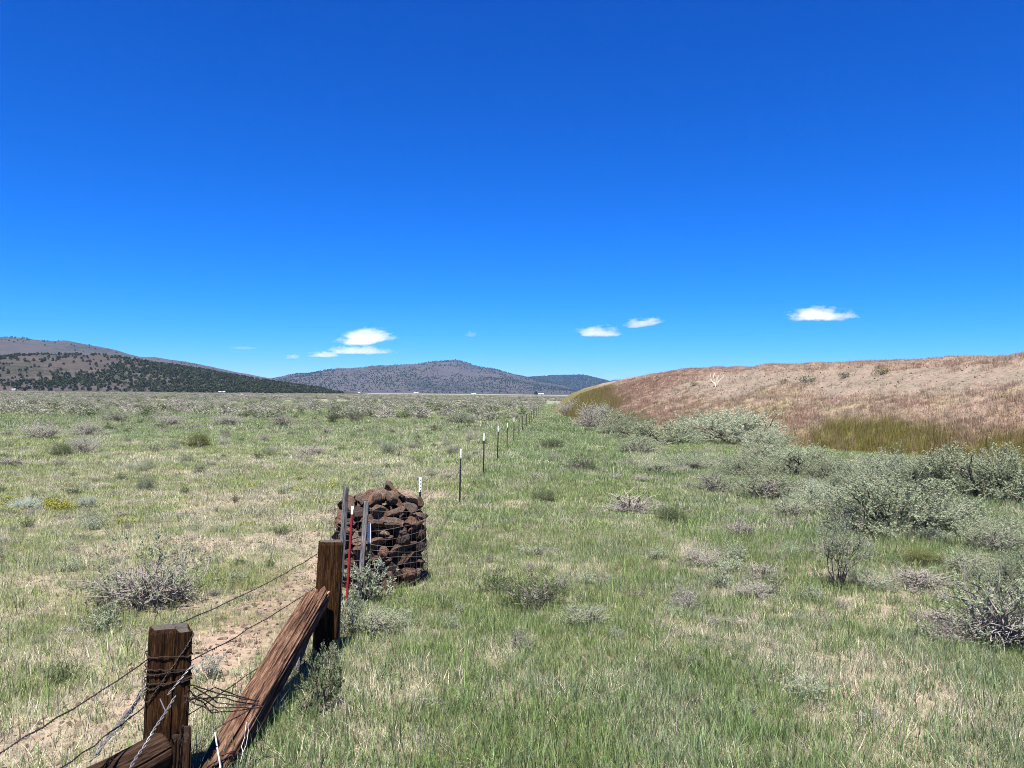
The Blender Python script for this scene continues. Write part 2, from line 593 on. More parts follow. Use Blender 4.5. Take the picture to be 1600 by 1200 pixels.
def hill_mat(name, soil_a, soil_b, wood, scale, cover, fine):
    soil_a, soil_b, wood = [tuple(c * ALB for c in q) for q in (soil_a, soil_b, wood)]
    m, nt, out = new_mat(name)
    vec = mapping(nt)
    a = noise(nt, vec, scale, 6, 0.6)
    b = noise(nt, vec, scale * 3.1, 5, 0.65)
    t = noise(nt, vec, fine, 3, 0.7)
    soil = mixc(nt, ramp(nt, b, [(0.38, (0, 0, 0)), (0.62, (1, 1, 1))]), soil_a, soil_b)
    s = math_n(nt, 'ADD', math_n(nt, 'MULTIPLY', a, 0.62), math_n(nt, 'MULTIPLY', t, 0.55))
    fac = ramp(nt, s, [(cover, (0, 0, 0)), (cover + 0.05, (1, 1, 1))])
    bsdf(nt, out, mixc(nt, fac, soil, wood), 0.95, t, 0.6, 6.0, spec=0.05)
    return m


M_H1 = hill_mat('near_hill_soil', (0.072, 0.060, 0.055), (0.048, 0.043, 0.040), (0.034, 0.036, 0.028), 0.006, 0.60, 0.10)
M_H2 = hill_mat('back_ridge_scrub', (0.068, 0.059, 0.057), (0.056, 0.050, 0.049), (0.038, 0.04, 0.034), 0.0022, 0.62, 0.03)
M_H3 = hill_mat('mountain_scrub', (0.066, 0.059, 0.059), (0.055, 0.050, 0.051), (0.030, 0.033, 0.030), 0.0016, 0.60, 0.022)
M_H4 = hill_mat('wooded_hill', (0.042, 0.046, 0.04), (0.032, 0.037, 0.03), (0.022, 0.028, 0.022), 0.0015, 0.55, 0.014)

hill('hill', [(-420, 606), (-200, 590), (-60, 573), (0, 565), (60, 557), (100, 554), (170, 554), (230, 565), (300, 575), (380, 589),
              (440, 598), (495, 606), (535, 614)], 1350, 430, 400, 0, M_H1, 101, 0.10, nx=240, ny=90)
hill('ridge', [(-500, 590), (-200, 545), (-60, 533), (0, 528), (38, 528), (72, 534), (100, 532), (130, 537), (175, 548), (206, 558),
               (242, 558), (290, 566), (340, 578), (385, 590), (430, 600), (490, 612)], 3800, 1500, 1500, 0, M_H2, 103, 0.13, gully=1.5)
hill('mountain', [(425, 612), (455, 600), (475, 590), (500, 583), (545, 577), (600, 572), (650, 570), (680, 566), (712, 562), (728, 566), (745, 572),
                  (770, 576), (800, 585), (830, 592), (870, 602), (900, 612), (930, 618)], 6200, 2300, 2000, 0, M_H3, 107, 0.15, nx=260, gully=2.0)
hill('wooded_hill', [(740, 615), (790, 601), (825, 591), (860, 588), (905, 587), (930, 594), (965, 603), (1010, 618)], 9000, 2500, 2500, 0, M_H4, 109, 0.10)
hill('far_ridge', [(880, 617), (920, 604), (960, 593), (1000, 592), (1040, 596), (1100, 604), (1200, 608), (1300, 618)], 14000, 2500, 1800, 0, M_H4, 113, 0.08)

# ------------------------------------------------------------------ scattering of uncountable plants
def gn_scatter(name, P, rot, scl, idx, tint, coll):
    me = bpy.data.meshes.new(name)
    me.vertices.add(len(P)); me.vertices.foreach_set('co', np.asarray(P, dtype=np.float32).ravel())
    a = me.attributes.new('rot', 'FLOAT_VECTOR', 'POINT'); a.data.foreach_set('vector', np.asarray(rot, dtype=np.float32).ravel())
    a = me.attributes.new('scl', 'FLOAT_VECTOR', 'POINT'); a.data.foreach_set('vector', np.asarray(scl, dtype=np.float32).ravel())
    a = me.attributes.new('idx', 'INT', 'POINT'); a.data.foreach_set('value', np.asarray(idx, dtype=np.int32).ravel())
    a = me.attributes.new('tint', 'FLOAT_COLOR', 'POINT')
    a.data.foreach_set('color', np.concatenate([tint, np.ones((len(P), 1))], 1).astype(np.float32).ravel())
    o = bpy.data.objects.new(name, me); col.objects.link(o)
    g = bpy.data.node_groups.new(name + '_scatter', 'GeometryNodeTree')
    g.interface.new_socket('Geometry', in_out='INPUT', socket_type='NodeSocketGeometry')
    g.interface.new_socket('Geometry', in_out='OUTPUT', socket_type='NodeSocketGeometry')
    gi = g.nodes.new('NodeGroupInput'); go = g.nodes.new('NodeGroupOutput')
    ip = g.nodes.new('GeometryNodeInstanceOnPoints')
    ci = g.nodes.new('GeometryNodeCollectionInfo')
    ci.inputs['Collection'].default_value = coll
    ci.inputs['Separate Children'].default_value = True
    ci.inputs['Reset Children'].default_value = True

    def named(nm, dt):
        n = g.nodes.new('GeometryNodeInputNamedAttribute'); n.data_type = dt
        n.inputs['Name'].default_value = nm
        return n.outputs['Attribute']
    g.links.new(gi.outputs[0], ip.inputs['Points'])
    g.links.new(ci.outputs[0], ip.inputs['Instance'])
    ip.inputs['Pick Instance'].default_value = True
    g.links.new(named('idx', 'INT'), ip.inputs['Instance Index'])
    g.links.new(named('rot', 'FLOAT_VECTOR'), ip.inputs['Rotation'])
    g.links.new(named('scl', 'FLOAT_VECTOR'), ip.inputs['Scale'])
    g.links.new(ip.outputs[0], go.inputs[0])
    md = o.modifiers.new('scatter', 'NODES'); md.node_group = g
    return o


def proto_collection(name, meshes):
    c = bpy.data.collections.new(name)
    for i, me in enumerate(meshes):
        c.objects.link(bpy.data.objects.new('%s_%02d' % (name, i), me))
    return c


def tuft_mesh(name, rng, n, radius, h0, h1, width, lean, curl, mat, segs=3):
    V, F, VAR = [], [], []
    for b in range(n):
        r = radius * math.sqrt(rng.random()); a = rng.random() * 2 * math.pi
        bx, by = r * math.cos(a), r * math.sin(a)
        h = h0 + (h1 - h0) * rng.random() ** 1.5
        da = rng.random() * 2 * math.pi
        dx, dy = math.cos(da), math.sin(da)
        l0 = lean * rng.random(); cu = curl * rng.random()
        wa = da + math.pi / 2 + rng.normal() * 0.5
        wx, wy = math.cos(wa) * width / 2, math.sin(wa) * width / 2
        var = rng.random()
        o = len(V)
        x, y, z = bx, by, -0.02
        ang = l0
        for s in range(segs + 1):
            t = s / segs
            k = (1 - t ** 1.6)
            if s < segs:
                V.append((x - wx * k, y - wy * k, z)); V.append((x + wx * k, y + wy * k, z)); VAR += [var * 0.8, var * 0.8]
            else:
                V.append((x, y, z)); VAR.append(min(1, var + 0.15))
            st = h / segs
            x += dx * math.sin(ang) * st; y += dy * math.sin(ang) * st; z += math.cos(ang) * st
            ang += cu / segs
        for s in range(segs - 1):
            F.append((o + 2 * s, o + 2 * s + 1, o + 2 * s + 3, o + 2 * s + 2))
        F.append((o + 2 * segs - 2, o + 2 * segs - 1, o + 2 * segs))
    me = bpy.data.meshes.new(name)
    me.from_pydata(V, [], F)
    at = me.attributes.new('var', 'FLOAT', 'POINT'); at.data.foreach_set('value', np.array(VAR, dtype=np.float32))
    me.materials.append(mat)
    me.update()
    return me


rng = np.random.default_rng(11)
protos = []
KIND = {}


def reg(key, meshes):
    KIND[key] = (len(protos), len(meshes)); protos.extend(meshes)


#                       n   radius h0   h1   width lean curl
reg('green0', [tuft_mesh('t', rng, 22, 0.085, 0.04, 0.17, 0.0042, 0.5, 1.0, M_GRASS) for _ in range(4)])
reg('short0', [tuft_mesh('t', rng, 34, 0.085, 0.02, 0.075, 0.0050, 0.8, 1.2, M_GRASS) for _ in range(3)])
reg('straw0', [tuft_mesh('t', rng, 24, 0.095, 0.04, 0.14, 0.0042, 1.35, 1.3, M_GRASS) for _ in range(4)])
reg('green1', [tuft_mesh('t', rng, 56, 0.22, 0.04, 0.19, 0.0085, 0.5, 0.9, M_GRASS, 2) for _ in range(4)])
reg('short1', [tuft_mesh('t', rng, 70, 0.22, 0.03, 0.09, 0.010, 0.8, 1.0, M_GRASS, 2) for _ in range(3)])
reg('straw1', [tuft_mesh('t', rng, 55, 0.20, 0.05, 0.19, 0.0075, 1.0, 1.2, M_GRASS, 2) for _ in range(4)])
reg('green2', [tuft_mesh('t', rng, 105, 0.75, 0.06, 0.22, 0.022, 0.5, 0.7, M_GRASS, 2) for _ in range(4)])
reg('short2', [tuft_mesh('t', rng, 120, 0.70, 0.05, 0.13, 0.028, 0.7, 0.8, M_GRASS, 2) for _ in range(3)])
reg('straw2', [tuft_mesh('t', rng, 100, 0.70, 0.06, 0.24, 0.018, 0.8, 0.8, M_GRASS, 2) for _ in range(4)])
reg('bank_up', [tuft_mesh('t', rng, 34, 0.20, 0.06, 0.34, 0.009, 0.45, 0.5, M_BLADE, 2) for _ in range(4)])
reg('bank_lie', [tuft_mesh('t', rng, 46, 0.20, 0.04, 0.16, 0.009, 0.9, 0.9, M_BLADE, 2) for _ in range(3)])
GRASS_COLL = proto_collection('grass_tuft', protos)


def pick(key, n):
    a, k = KIND[key]
    return a + rng.integers(0, k, n)


def sample_band(d0, d1, dens, lim=0.80):
    n = int(lim * (d1 * d1 - d0 * d0) * dens)
    d = np.sqrt(d0 * d0 + (d1 * d1 - d0 * d0) * rng.random(n))
    x = (rng.random(n) * 2 - 1) * lim * d
    return x, d


acc = {'green': [], 'straw': [], 'short': []}
GAB = (-1.75, 10.3)
for lvl, d0, d1, dens, sc in ((0, 4.0, 8.5, 330, 1.0), (0, 8.5, 14, 190, 1.15), (1, 14, 26, 52, 1.0), (1, 26, 48, 20, 1.35), (2, 48, 90, 4.2, 1.0), (2, 90, 190, 1.3, 1.5)):
    x, y = sample_band(d0, d1, dens)
    s, t = bank_st(x, y)
    ok = ~((t > -0.01) & (s < 104) & (bank_z(s, t) > ground_z(x, y) + 0.05))
    ok &= ((x - GAB[0]) ** 2 + (y - GAB[1]) ** 2) > 0.63 ** 2
    x, y = x[ok], y[ok]
    ba, dr, gr, lf, n2, n3 = zones(x, y)
    u = rng.random(len(x))
    keep = u > ba * 1.05
    x, y, ba, dr, gr, lf, n2, n3 = [q[keep] for q in (x, y, ba, dr, gr, lf, n2, n3)]
    u = rng.random(len(x))
    short_p = np.clip(0.12 + 0.55 * lf * (1 - sstep(24, 60, y)) + 0.25 * sstep(30, 60, y), 0, 0.85)
    kind = np.where(u < 0.10 + dr * 0.55, 2, np.where(rng.random(len(x)) < short_p, 1, 0))
    z = ground_z(x, y)
    hue = np.clip(gr + rng.normal(0, 0.18, len(x)), 0, 1)
    for k, nm in ((0, 'green'), (1, 'short'), (2, 'straw')):
        q = kind == k
        m = int(q.sum())
        if m == 0: continue
        if k == 0:
            tint = mix(YELG[None], LUSH[None], np.clip(hue[q][:, None] * 0.75 + 0.35 - 0.45 * lf[q][:, None] * (1 - sstep(25, 50, y[q]))[:, None], 0, 1))
            tint = mix(tint, GREYG[None], np.clip(rng.random(m) * 1.5 - 0.95 + 0.7 * sstep(0.58, 0.68, fbm(x[q] * 0.9, y[q] * 0.9, 57, 3)), 0, 0.7)[:, None])
        elif k == 1:
            tint = mix(C(0.355, 0.405, 0.145)[None], C(0.245, 0.335, 0.105)[None], hue[q][:, None])
            tint = mix(tint, GREYG[None] * 0.9, (rng.random(m) * 0.8)[:, None] * sstep(0.45, 0.6, n2[q])[:, None])
        else:
            tint = mix(STRAW[None], C(0.42, 0.39, 0.33)[None], rng.random(m)[:, None])
        tint = tint * (0.70 + 0.62 * rng.random(m))[:, None]
        size = sc * (0.65 + 0.55 * rng.random(m) + 0.7 * rng.random(m) ** 6) * (0.8 + 0.5 * gr[q])
        zs = size * (0.75 + 0.5 * rng.random(m)) / (1.0 if lvl == 0 else (sc * 1.12 if lvl == 1 else sc * 1.3))
        acc[nm].append((np.stack([x[q], y[q], z[q]], -1), rng.random(m) * 6.283, np.stack([size, size, zs], -1), pick(nm + str(lvl), m), tint))


def emit(name, parts, label, cat):
    P = np.concatenate([p[0] for p in parts]); rz = np.concatenate([p[1] for p in parts])
    S = np.concatenate([p[2] for p in parts]); I = np.concatenate([p[3] for p in parts]); T = np.concatenate([p[4] for p in parts])
    rot = np.stack([rng.normal(0, 0.06, len(P)), rng.normal(0, 0.06, len(P)), rz], -1)
    o = gn_scatter(name, P, rot, S, I, T, GRASS_COLL)
    tag(o, label, cat, kind='stuff')
    print(name, len(P))
    return o


emit('meadow_grass', acc['green'], 'upright green grass covering the meadow on both sides of the fence', 'grass')
emit('short_grass', acc['short'], 'short yellow green turf mostly left of the fence', 'grass')
emit('dry_grass', acc['straw'], 'pale straw coloured dead grass tangled through the meadow', 'dry grass')

# reddish and olive grass on the bank
n = 46000
s = -30 + rng.random(n) * 120; t = -0.05 + rng.random(n) * 1.15
x = s * U[0] + (t * BW + TOE) * NN[0]; y = s * U[1] + (t * BW + TOE) * NN[1]
gv, ol, ye, rd, nb2 = bank_zone(s, t, x, y)
keep = (rng.random(n) > gv * 0.93) & (np.abs(x) < 0.85 * y) & (bank_drop(x, y) < 0.75) & (bank_z(s, t) > ground_z(x, y) - 0.02)
x, y, s, t, gv, ol, ye, rd, nb2 = [q[keep] for q in (x, y, s, t, gv, ol, ye, rd, nb2)]
m = len(x)
T = mix(C(0.40, 0.315, 0.235)[None], C(0.315, 0.195, 0.152)[None], np.clip(rd + rng.normal(0, 0.25, m), 0, 1)[:, None])
T = mix(T, C(0.29, 0.265, 0.15)[None], (ye * (rng.random(m) < 0.6))[:, None])
T = mix(T, mix(C(0.175, 0.17, 0.042)[None], C(0.30, 0.25, 0.09)[None], (rng.random(m) ** 2)[:, None]), (ol * (rng.random(m) < 0.85))[:, None])
T = T * (0.75 + 0.5 * rng.random(m))[:, None]
sz = 0.8 + 0.6 * rng.random(m)
zs = sz * (0.9 + 0.5 * rng.random(m) + 0.9 * ol) * (1 - 0.55 * sstep(0.80, 0.95, t))
olv = ol > 0.5
idx = np.where(olv, pick('bank_up', m), np.where(rng.random(m) < 0.45, pick('bank_lie', m), pick('bank_up', m)))
o = gn_scatter('bank_grass', np.stack([x, y, bank_z(s, t)], -1),
               np.stack([rng.normal(0, .08, m), rng.normal(0, .08, m), rng.random(m) * 6.28], -1),
               np.stack([sz, sz, zs], -1), idx, T, GRASS_COLL)
tag(o, 'reddish and olive dry grass covering the slope of the bank', 'grass', kind='stuff')
print('bank_grass', m)

# ------------------------------------------------------------------ sagebrush
def unit(v):
    return v / (np.linalg.norm(v) + 1e-9)


def shrub_meshes(seed, n_shoot=170, leaves=16, leaf=0.05, dead=0.0, flat=1.0, leggy=0.0, sides=4):
    """a shrub 1 m across and about 1 m high before scaling: returns (stems, foliage)"""
    r = np.random.default_rng(seed)
    st = MB()
    tips = []
    nst = 9
    for i in range(nst):
        az = 2 * math.pi * (i + r.random() * 0.8) / nst
        el = R(28 + 55 * r.random())
        d = np.array((math.cos(az) * math.cos(el), math.sin(az) * math.cos(el), math.sin(el)))
        p = np.array((0.05 * math.cos(az), 0.05 * math.sin(az), -0.03))
        if leggy: d = unit(d + np.array((0, 0, leggy)))
        ln = 0.42 + 0.2 * r.random() + leggy * 0.2
        pts = [p.copy()]
        for k in range(5):
            d = unit(d + r.normal(0, 0.22, 3) + np.array((0, 0, 0.06)))
            p = p + d * ln / 5
            pts.append(p.copy())
        st.tube(pts, [0.022, 0.018, 0.014, 0.011, 0.008, 0.005], sides, r.random())
        nb = 5
        for j in range(nb):
            q = pts[2 + (j % 4)] if not leggy else pts[3 + j % 3]
            bd = unit(d + r.normal(0, 0.75, 3) + np.array((0, 0, 0.25)))
            bp = [q]
            for k in range(3):
                bd = unit(bd + r.normal(0, 0.25, 3) + np.array((0, 0, 0.1)))
                bp.append(bp[-1] + bd * (0.06 + 0.07 * r.random()))
            st.tube(bp, [0.009, 0.007, 0.005, 0.003], 3, r.random(), cap=False)
            tips.append((bp[-1], bd)); tips.append((bp[-2], bd))
    # dead grey twigs
    if dead > 0:
        for i in range(int(190 * dead)):
            az = r.random() * 2 * math.pi; el = R(3 + 60 * r.random() ** 1.4)
            d = np.array((math.cos(az) * math.cos(el), math.sin(az) * math.cos(el), math.sin(el)))
            p = np.array((r.normal(0, 0.12), r.normal(0, 0.12), 0.02 + 0.18 * r.random()))
            pts = [p]
            for k in range(4):
                d = unit(d + r.normal(0, 0.33, 3))
                pts.append(pts[-1] + d * (0.06 + 0.07 * r.random()))
            pts = [np.array((q[0], q[1], max(q[2], 0.0))) for q in pts]
            st.tube(pts, [0.0055, 0.005, 0.004, 0.003, 0.002], 3, r.random(), cap=False)
    # foliage: upright shoots clothed in small wedge leaves
    V, F, VAR = [], [], []
    clumps = [(unit(r.normal(0, 1, 3) * np.array((1, 1, 0.8)) + np.array((0, 0, 0.35))), 0.34 + 0.17 * r.random()) for _ in range(24)]
    for i in range(n_shoot):
        if i % 3 == 0 or (leggy and i % 3 == 1):
            c, d = tips[r.integers(len(tips))]
            p = np.array(c) + r.normal(0, 0.03, 3)
        else:
            cd, cr = clumps[r.integers(len(clumps))]
            p = cd * cr * (0.55 + 0.5 * r.random() ** 0.6) + r.normal(0, 0.075, 3)
            p[2] = p[2] * (1.1 - 0.35 * bool(leggy)) + 0.20 + 0.42 * bool(leggy)
        if p[2] < 0.05: p[2] = 0.05 + 0.1 * r.random()
        up = unit(np.array((p[0], p[1], 0.0)) * 0.9 + np.array((0, 0, 0.75)) + r.normal(0, 0.28, 3))
        ln = 0.07 + 0.09 * r.random()
        var = 0.15 + 0.7 * r.random()
        a1 = unit(np.cross(up, r.normal(0, 1, 3))); a2 = np.cross(up, a1)
        for k in range(leaves):
            t = (k + r.random()) / leaves
            ph = r.random() * 6.283
            out_ = a1 * math.cos(ph) + a2 * math.sin(ph)
            b = p + up * ln * t
            ld = unit(up * 0.75 + out_ * (0.9 - 0.35 * t))
            sd = unit(np.cross(ld, out_ + r.normal(0, 0.4, 3)))
            L = leaf * (0.6 + 0.7 * r.random()); W = L * 0.2
            o = len(V)
            e = b + ld * L
            V += [b, b + ld * L * 0.6 - sd * W, e, b + ld * L * 0.6 + sd * W]
            F.append((o, o + 1, o + 2, o + 3))
            vv = min(1, max(0, var + r.normal(0, 0.12)))
            VAR += [vv] * 4
    V = np.array(V)
    V[:, 2] *= flat
    fm = MB(); fm.v = [tuple(p) for p in V]; fm.f = F; fm.c = VAR
    return st, fm


SHRUBS = {}


def reg_shrub(key, variants, stem_mat, **kw):
    L = []
    for sd in variants:
        st, fm = shrub_meshes(sd, **kw)
        L.append((st.mesh('stems', stem_mat), fm.mesh('foliage', M_SAGE)))
    SHRUBS[key] = L


reg_shrub('full', (1, 2, 3, 4), M_STEM, n_shoot=1150, leaves=16, leaf=0.024)
reg_shrub('loose', (11, 12, 13), M_DEADTWIG, n_shoot=700, leaves=14, leaf=0.024, dead=0.45)
reg_shrub('half_dead', (21, 22), M_DEADTWIG, n_shoot=170, leaves=15, leaf=0.032, dead=1.5)
reg_shrub('dead', (31, 32), M_DEADTWIG, n_shoot=14, leaves=9, leaf=0.035, dead=1.3)
reg_shrub('leggy', (41, 42), M_STEM, n_shoot=600, leaves=15, leaf=0.026, leggy=0.9)
reg_shrub('small', (51, 52, 53), M_STEM, n_shoot=130, leaves=15, leaf=0.06)
reg_shrub('far', (61, 62, 63, 64), M_DEADTWIG, n_shoot=70, leaves=8, leaf=0.09, dead=0.35, sides=3)

SILVER, SAGE, DARK, OLIVE, LILAC, BLUE = (0.34, 0.385, 0.275), (0.265, 0.30, 0.20), (0.125, 0.155, 0.08), (0.15, 0.165, 0.06), (0.39, 0.375, 0.32), (0.44, 0.50, 0.42)
SP = random.Random(5)
SHRUB_SPOTS = []


def shrub(name, key, loc, w, h, color, label, cat='sagebrush', group=None, variant=None, rz=None):
    e = empty(name, loc, SP.random() * 6.28 if rz is None else rz, label, cat, group)
    stm, fol = SHRUBS[key][SP.randrange(len(SHRUBS[key])) if variant is None else variant]
    k = 0.85 + 0.3 * SP.random()
    cc = tuple(c * k for c in color)
    put('stems', stm, e, scale=(w, w, h), color=cc)
    put('foliage', fol, e, scale=(w, w, h), color=cc)
    SHRUB_SPOTS.append((loc[0], loc[1], w))
    return e


# x, y of the base in the photograph, width and height there, kind, colour, label
HAND = [
    (1148, 694, 128, 58, 'full', SILVER, 'large rounded silvery sagebrush at the foot of the bank, tallest near its middle'),
    (1040, 694, 100, 42, 'full', SAGE, 'wide sagebrush just left of the large rounded one at the bank foot'),
    (965, 678, 70, 40, 'loose', SAGE, 'grey sagebrush right of the green track, below the pink grass'),
    (925, 668, 62, 38, 'loose', LILAC, 'grey sagebrush bordering the green track on its right'),
    (897, 652, 46, 28, 'loose', LILAC, 'small far sagebrush where the bank sinks to the plain'),
    (1000, 708, 70, 30, 'loose', SAGE, 'low loose sagebrush in front of the row at the bank foot'),
    (1248, 742, 118, 54, 'full', SAGE, 'rounded dark green sagebrush left of the olive grass patch'),
    (1190, 722, 92, 40, 'loose', SAGE, 'loose grey sagebrush between the large rounded one and the olive patch'),
    (1385, 762, 96, 66, 'full', SILVER, 'bright silvery sagebrush in front of the olive grass patch'),
    (1528, 786, 172, 100, 'full', SAGE, 'broad tall sagebrush at the right edge with bare grey stems showing'),
    (1592, 792, 110, 92, 'full', SAGE, 'sagebrush cut off by the right edge beside the broad tall one'),
    (1398, 842, 176, 112, 'full', SAGE, 'big open sagebrush on the right with dark branching trunk showing'),
    (1330, 838, 90, 66, 'loose', SAGE, 'grey green sagebrush merging into the left of the big open one'),
    (1282, 800, 74, 58, 'full', SILVER, 'silver green sagebrush left of the big open one'),
    (1207, 778, 116, 56, 'loose', SAGE, 'loose half leafless sagebrush in the middle of the right hand meadow'),
    (1118, 768, 66, 38, 'loose', SAGE, 'low dull sagebrush left of the loose half leafless one'),
    (1575, 1012, 175, 150, 'half_dead', SAGE, 'dark sagebrush with dead grey branches at the lower right edge'),
    (1590, 934, 92, 80, 'full', SAGE, 'green sagebrush above the dark one at the right edge'),
    (1560, 866, 100, 58, 'loose', SAGE, 'pale loose sagebrush under the broad tall one at the right edge'),
    (1312, 918, 74, 96, 'leggy', SAGE, 'small tree shaped sagebrush on one bare crooked stem'),
    (985, 800, 92, 46, 'dead', LILAC, 'grey leafless shrub right of centre in the meadow'),
    (1050, 818, 46, 28, 'full', DARK, 'small dark green shrub beside the grey leafless one'),
    (1155, 842, 52, 46, 'dead', LILAC, 'pale upright dead shrub in the right hand meadow'),
    (838, 958, 96, 62, 'loose', DARK, 'dark olive low shrub in the grass right of the rock basket'),
    (1196, 905, 66, 34, 'dead', LILAC, 'low pale dead shrub left of the tree shaped sagebrush'),
    (1440, 920, 110, 44, 'dead', SAGE, 'sprawling dead shrub right of the tree shaped sagebrush'),
    (1472, 975, 84, 36, 'dead', DARK, 'flattened dead shrub left of the dark one at the lower right'),
    (1440, 888, 54, 30, 'full', OLIVE, 'small bright green shrub below the big open sagebrush'),
    (905, 738, 54, 30, 'loose', DARK, 'dull low shrub right of the fence at mid distance'),
    (850, 782, 40, 24, 'full', DARK, 'small dark green clump right of the second white topped post'),
    (1080, 735, 70, 30, 'loose', SAGE, 'low sagebrush below the wide one at the bank foot'),
    (862, 700, 34, 16, 'full', DARK, 'small green clump on the green track right of the fence'),
    (1092, 686, 70, 40, 'full', SAGE, 'leafy sagebrush between the wide one and the large rounded one'),
    (988, 684, 60, 34, 'full', SAGE, 'leafy sagebrush behind the low loose one at the bank foot'),
    (943, 664, 50, 30, 'full', SILVER, 'small leafy sagebrush under the left end of the bank'),
    (1200, 700, 66, 34, 'full', SILVER, 'leafy sagebrush right behind the large rounded one'),
    (1298, 752, 80, 42, 'full', SAGE, 'leafy sagebrush before the left corner of the olive patch'),
    (1338, 778, 84, 48, 'full', SAGE, 'leafy sagebrush left of the bright silvery one'),
    (1448, 776, 92, 60, 'full', SAGE, 'leafy sagebrush between the bright silvery one and the broad tall one'),
    (1468, 838, 110, 66, 'full', SILVER, 'silvery sagebrush right of the big open one'),
    (1160, 746, 84, 38, 'full', SAGE, 'leafy low sagebrush above the loose half leafless one'),
    (1545, 848, 96, 52, 'full', SAGE, 'leafy sagebrush below the broad tall one'),
    (1236, 806, 70, 36, 'loose', SAGE, 'thin sagebrush left of the silver green one'),
    (1030, 742, 60, 26, 'loose', SAGE, 'thin low sagebrush left of the dull sagebrush in the meadow'),
    (1510, 900, 88, 40, 'loose', SAGE, 'thin grey green sagebrush below the silvery one near the right edge'),
    # left of the fence
    (232, 952, 150, 128, 'half_dead', SAGE, 'half dead sagebrush with splayed grey branches left of the timber posts'),
    (160, 955, 34, 36, 'small', DARK, 'small green sprig at the left foot of the half dead sagebrush'),
    (40, 797, 40, 25, 'full', BLUE, 'pale silver cushion sagebrush near the left edge beside yellow flowers'),
    (138, 791, 26, 22, 'full', BLUE, 'smaller pale silver sagebrush right of the silver cushion'),
    (228, 766, 28, 26, 'full', SAGE, 'small round green sagebrush in the left meadow'),
    (223, 740, 18, 14, 'full', SAGE, 'tiny sagebrush just behind the small round green one'),
    (310, 700, 34, 26, 'full', OLIVE, 'dark olive shrub in the left middle of the plain'),
    (97, 712, 30, 24, 'full', DARK, 'dark green shrub with a grey one beside it on the left plain'),
    (134, 708, 42, 36, 'loose', LILAC, 'grey twiggy sagebrush right of the dark green shrub on the left plain'),
    (70, 687, 54, 28, 'loose', LILAC, 'wide grey sagebrush on the left plain above the dark green shrub'),
    (138, 682, 52, 26, 'loose', LILAC, 'wide grey sagebrush second from the left on the plain'),
    (180, 660, 44, 24, 'loose', SAGE, 'two toned grey green sagebrush on the left plain'),
    (267, 665, 42, 22, 'loose', LILAC, 'spiky grey sagebrush left of the dark olive shrub'),
    (356, 664, 46, 18, 'loose', LILAC, 'low grey sagebrush right of the spiky grey one'),
    (442, 667, 38, 28, 'dead', LILAC, 'pale almost leafless sagebrush standing on the plain'),
    (487, 712, 46, 22, 'loose', LILAC, 'spiky pale sagebrush alone on the plain left of the rock basket'),
    (391, 651, 18, 10, 'full', OLIVE, 'small olive shrub on the plain behind the pale leafless one'),
    (520, 661, 16, 15, 'full', DARK, 'small dark round shrub on the far plain'),
    (556, 658, 26, 17, 'loose', DARK, 'dark spreading sagebrush on the far plain'),
    (600, 652, 36, 14, 'loose', LILAC, 'long low grey sagebrush on the far plain right of the dark spreading one'),
    (716, 662, 44, 18, 'full', SAGE, 'dense sagebrush on the plain left of the receding fence'),
    (690, 643, 24, 14, 'loose', DARK, 'dark sagebrush behind the dense one left of the receding fence'),
    (735, 690, 24, 16, 'dead', LILAC, 'pale dead shrub left of the receding fence'),
    (20, 728, 46, 22, 'dead', LILAC, 'grey dead shrub at the left edge of the plain'),
    (312, 740, 20, 18, 'small', SAGE, 'small sprig of sagebrush in the left meadow below the olive shrub'),
    (368, 784, 10, 14, 'small', DARK, 'tiny dark sprig in the left meadow'),
    (290, 770, 12, 16, 'small', DARK, 'tiny dark sprig right of the small round green sagebrush'),
    (403, 720, 14, 14, 'small', DARK, 'tiny dark tuft left of the spiky pale sagebrush'),
    (325, 1080, 36, 44, 'small', BLUE, 'small pale blue sprig of sagebrush right of the nearest post'),
    # along the fence
    (573, 946, 66, 72, 'small', SILVER, 'silvery sagebrush growing in front of the rock basket'),
    (551, 1000, 46, 66, 'small', SILVER, 'silvery sprig right of the second timber post'),
    (592, 1000, 84, 46, 'loose', SAGE, 'grey green low sagebrush right of the second timber post'),
    (500, 1130, 66, 90, 'small', DARK, 'dark green bush in the shade right of the leaning beam'),
    (512, 1066, 40, 56, 'small', SAGE, 'young sagebrush below the grey board'),
]
for (px, py, wpx, hpx, key, colr, label) in HAND:
    g = on_ground(px, py)
    d = g.y
    w = wpx / FPX * d; h = hpx / FPX * d * (1.08 + 0.2 * float(sstep(25, 55, d)))
    # the base lies in front of the centre of the bush
    q = Vector((g.x, g.y, 0)) * (1 + 0.22 * w / d)
    q.z = float(ground_z(q.x, q.y))
    nm = 'dead_shrub' if key == 'dead' else 'sagebrush'
    shrub(nm, key, q, w * 1.12, h * (1.0 if key != 'small' else 1.05), colr, label, 'dead shrub' if key == 'dead' else 'sagebrush')

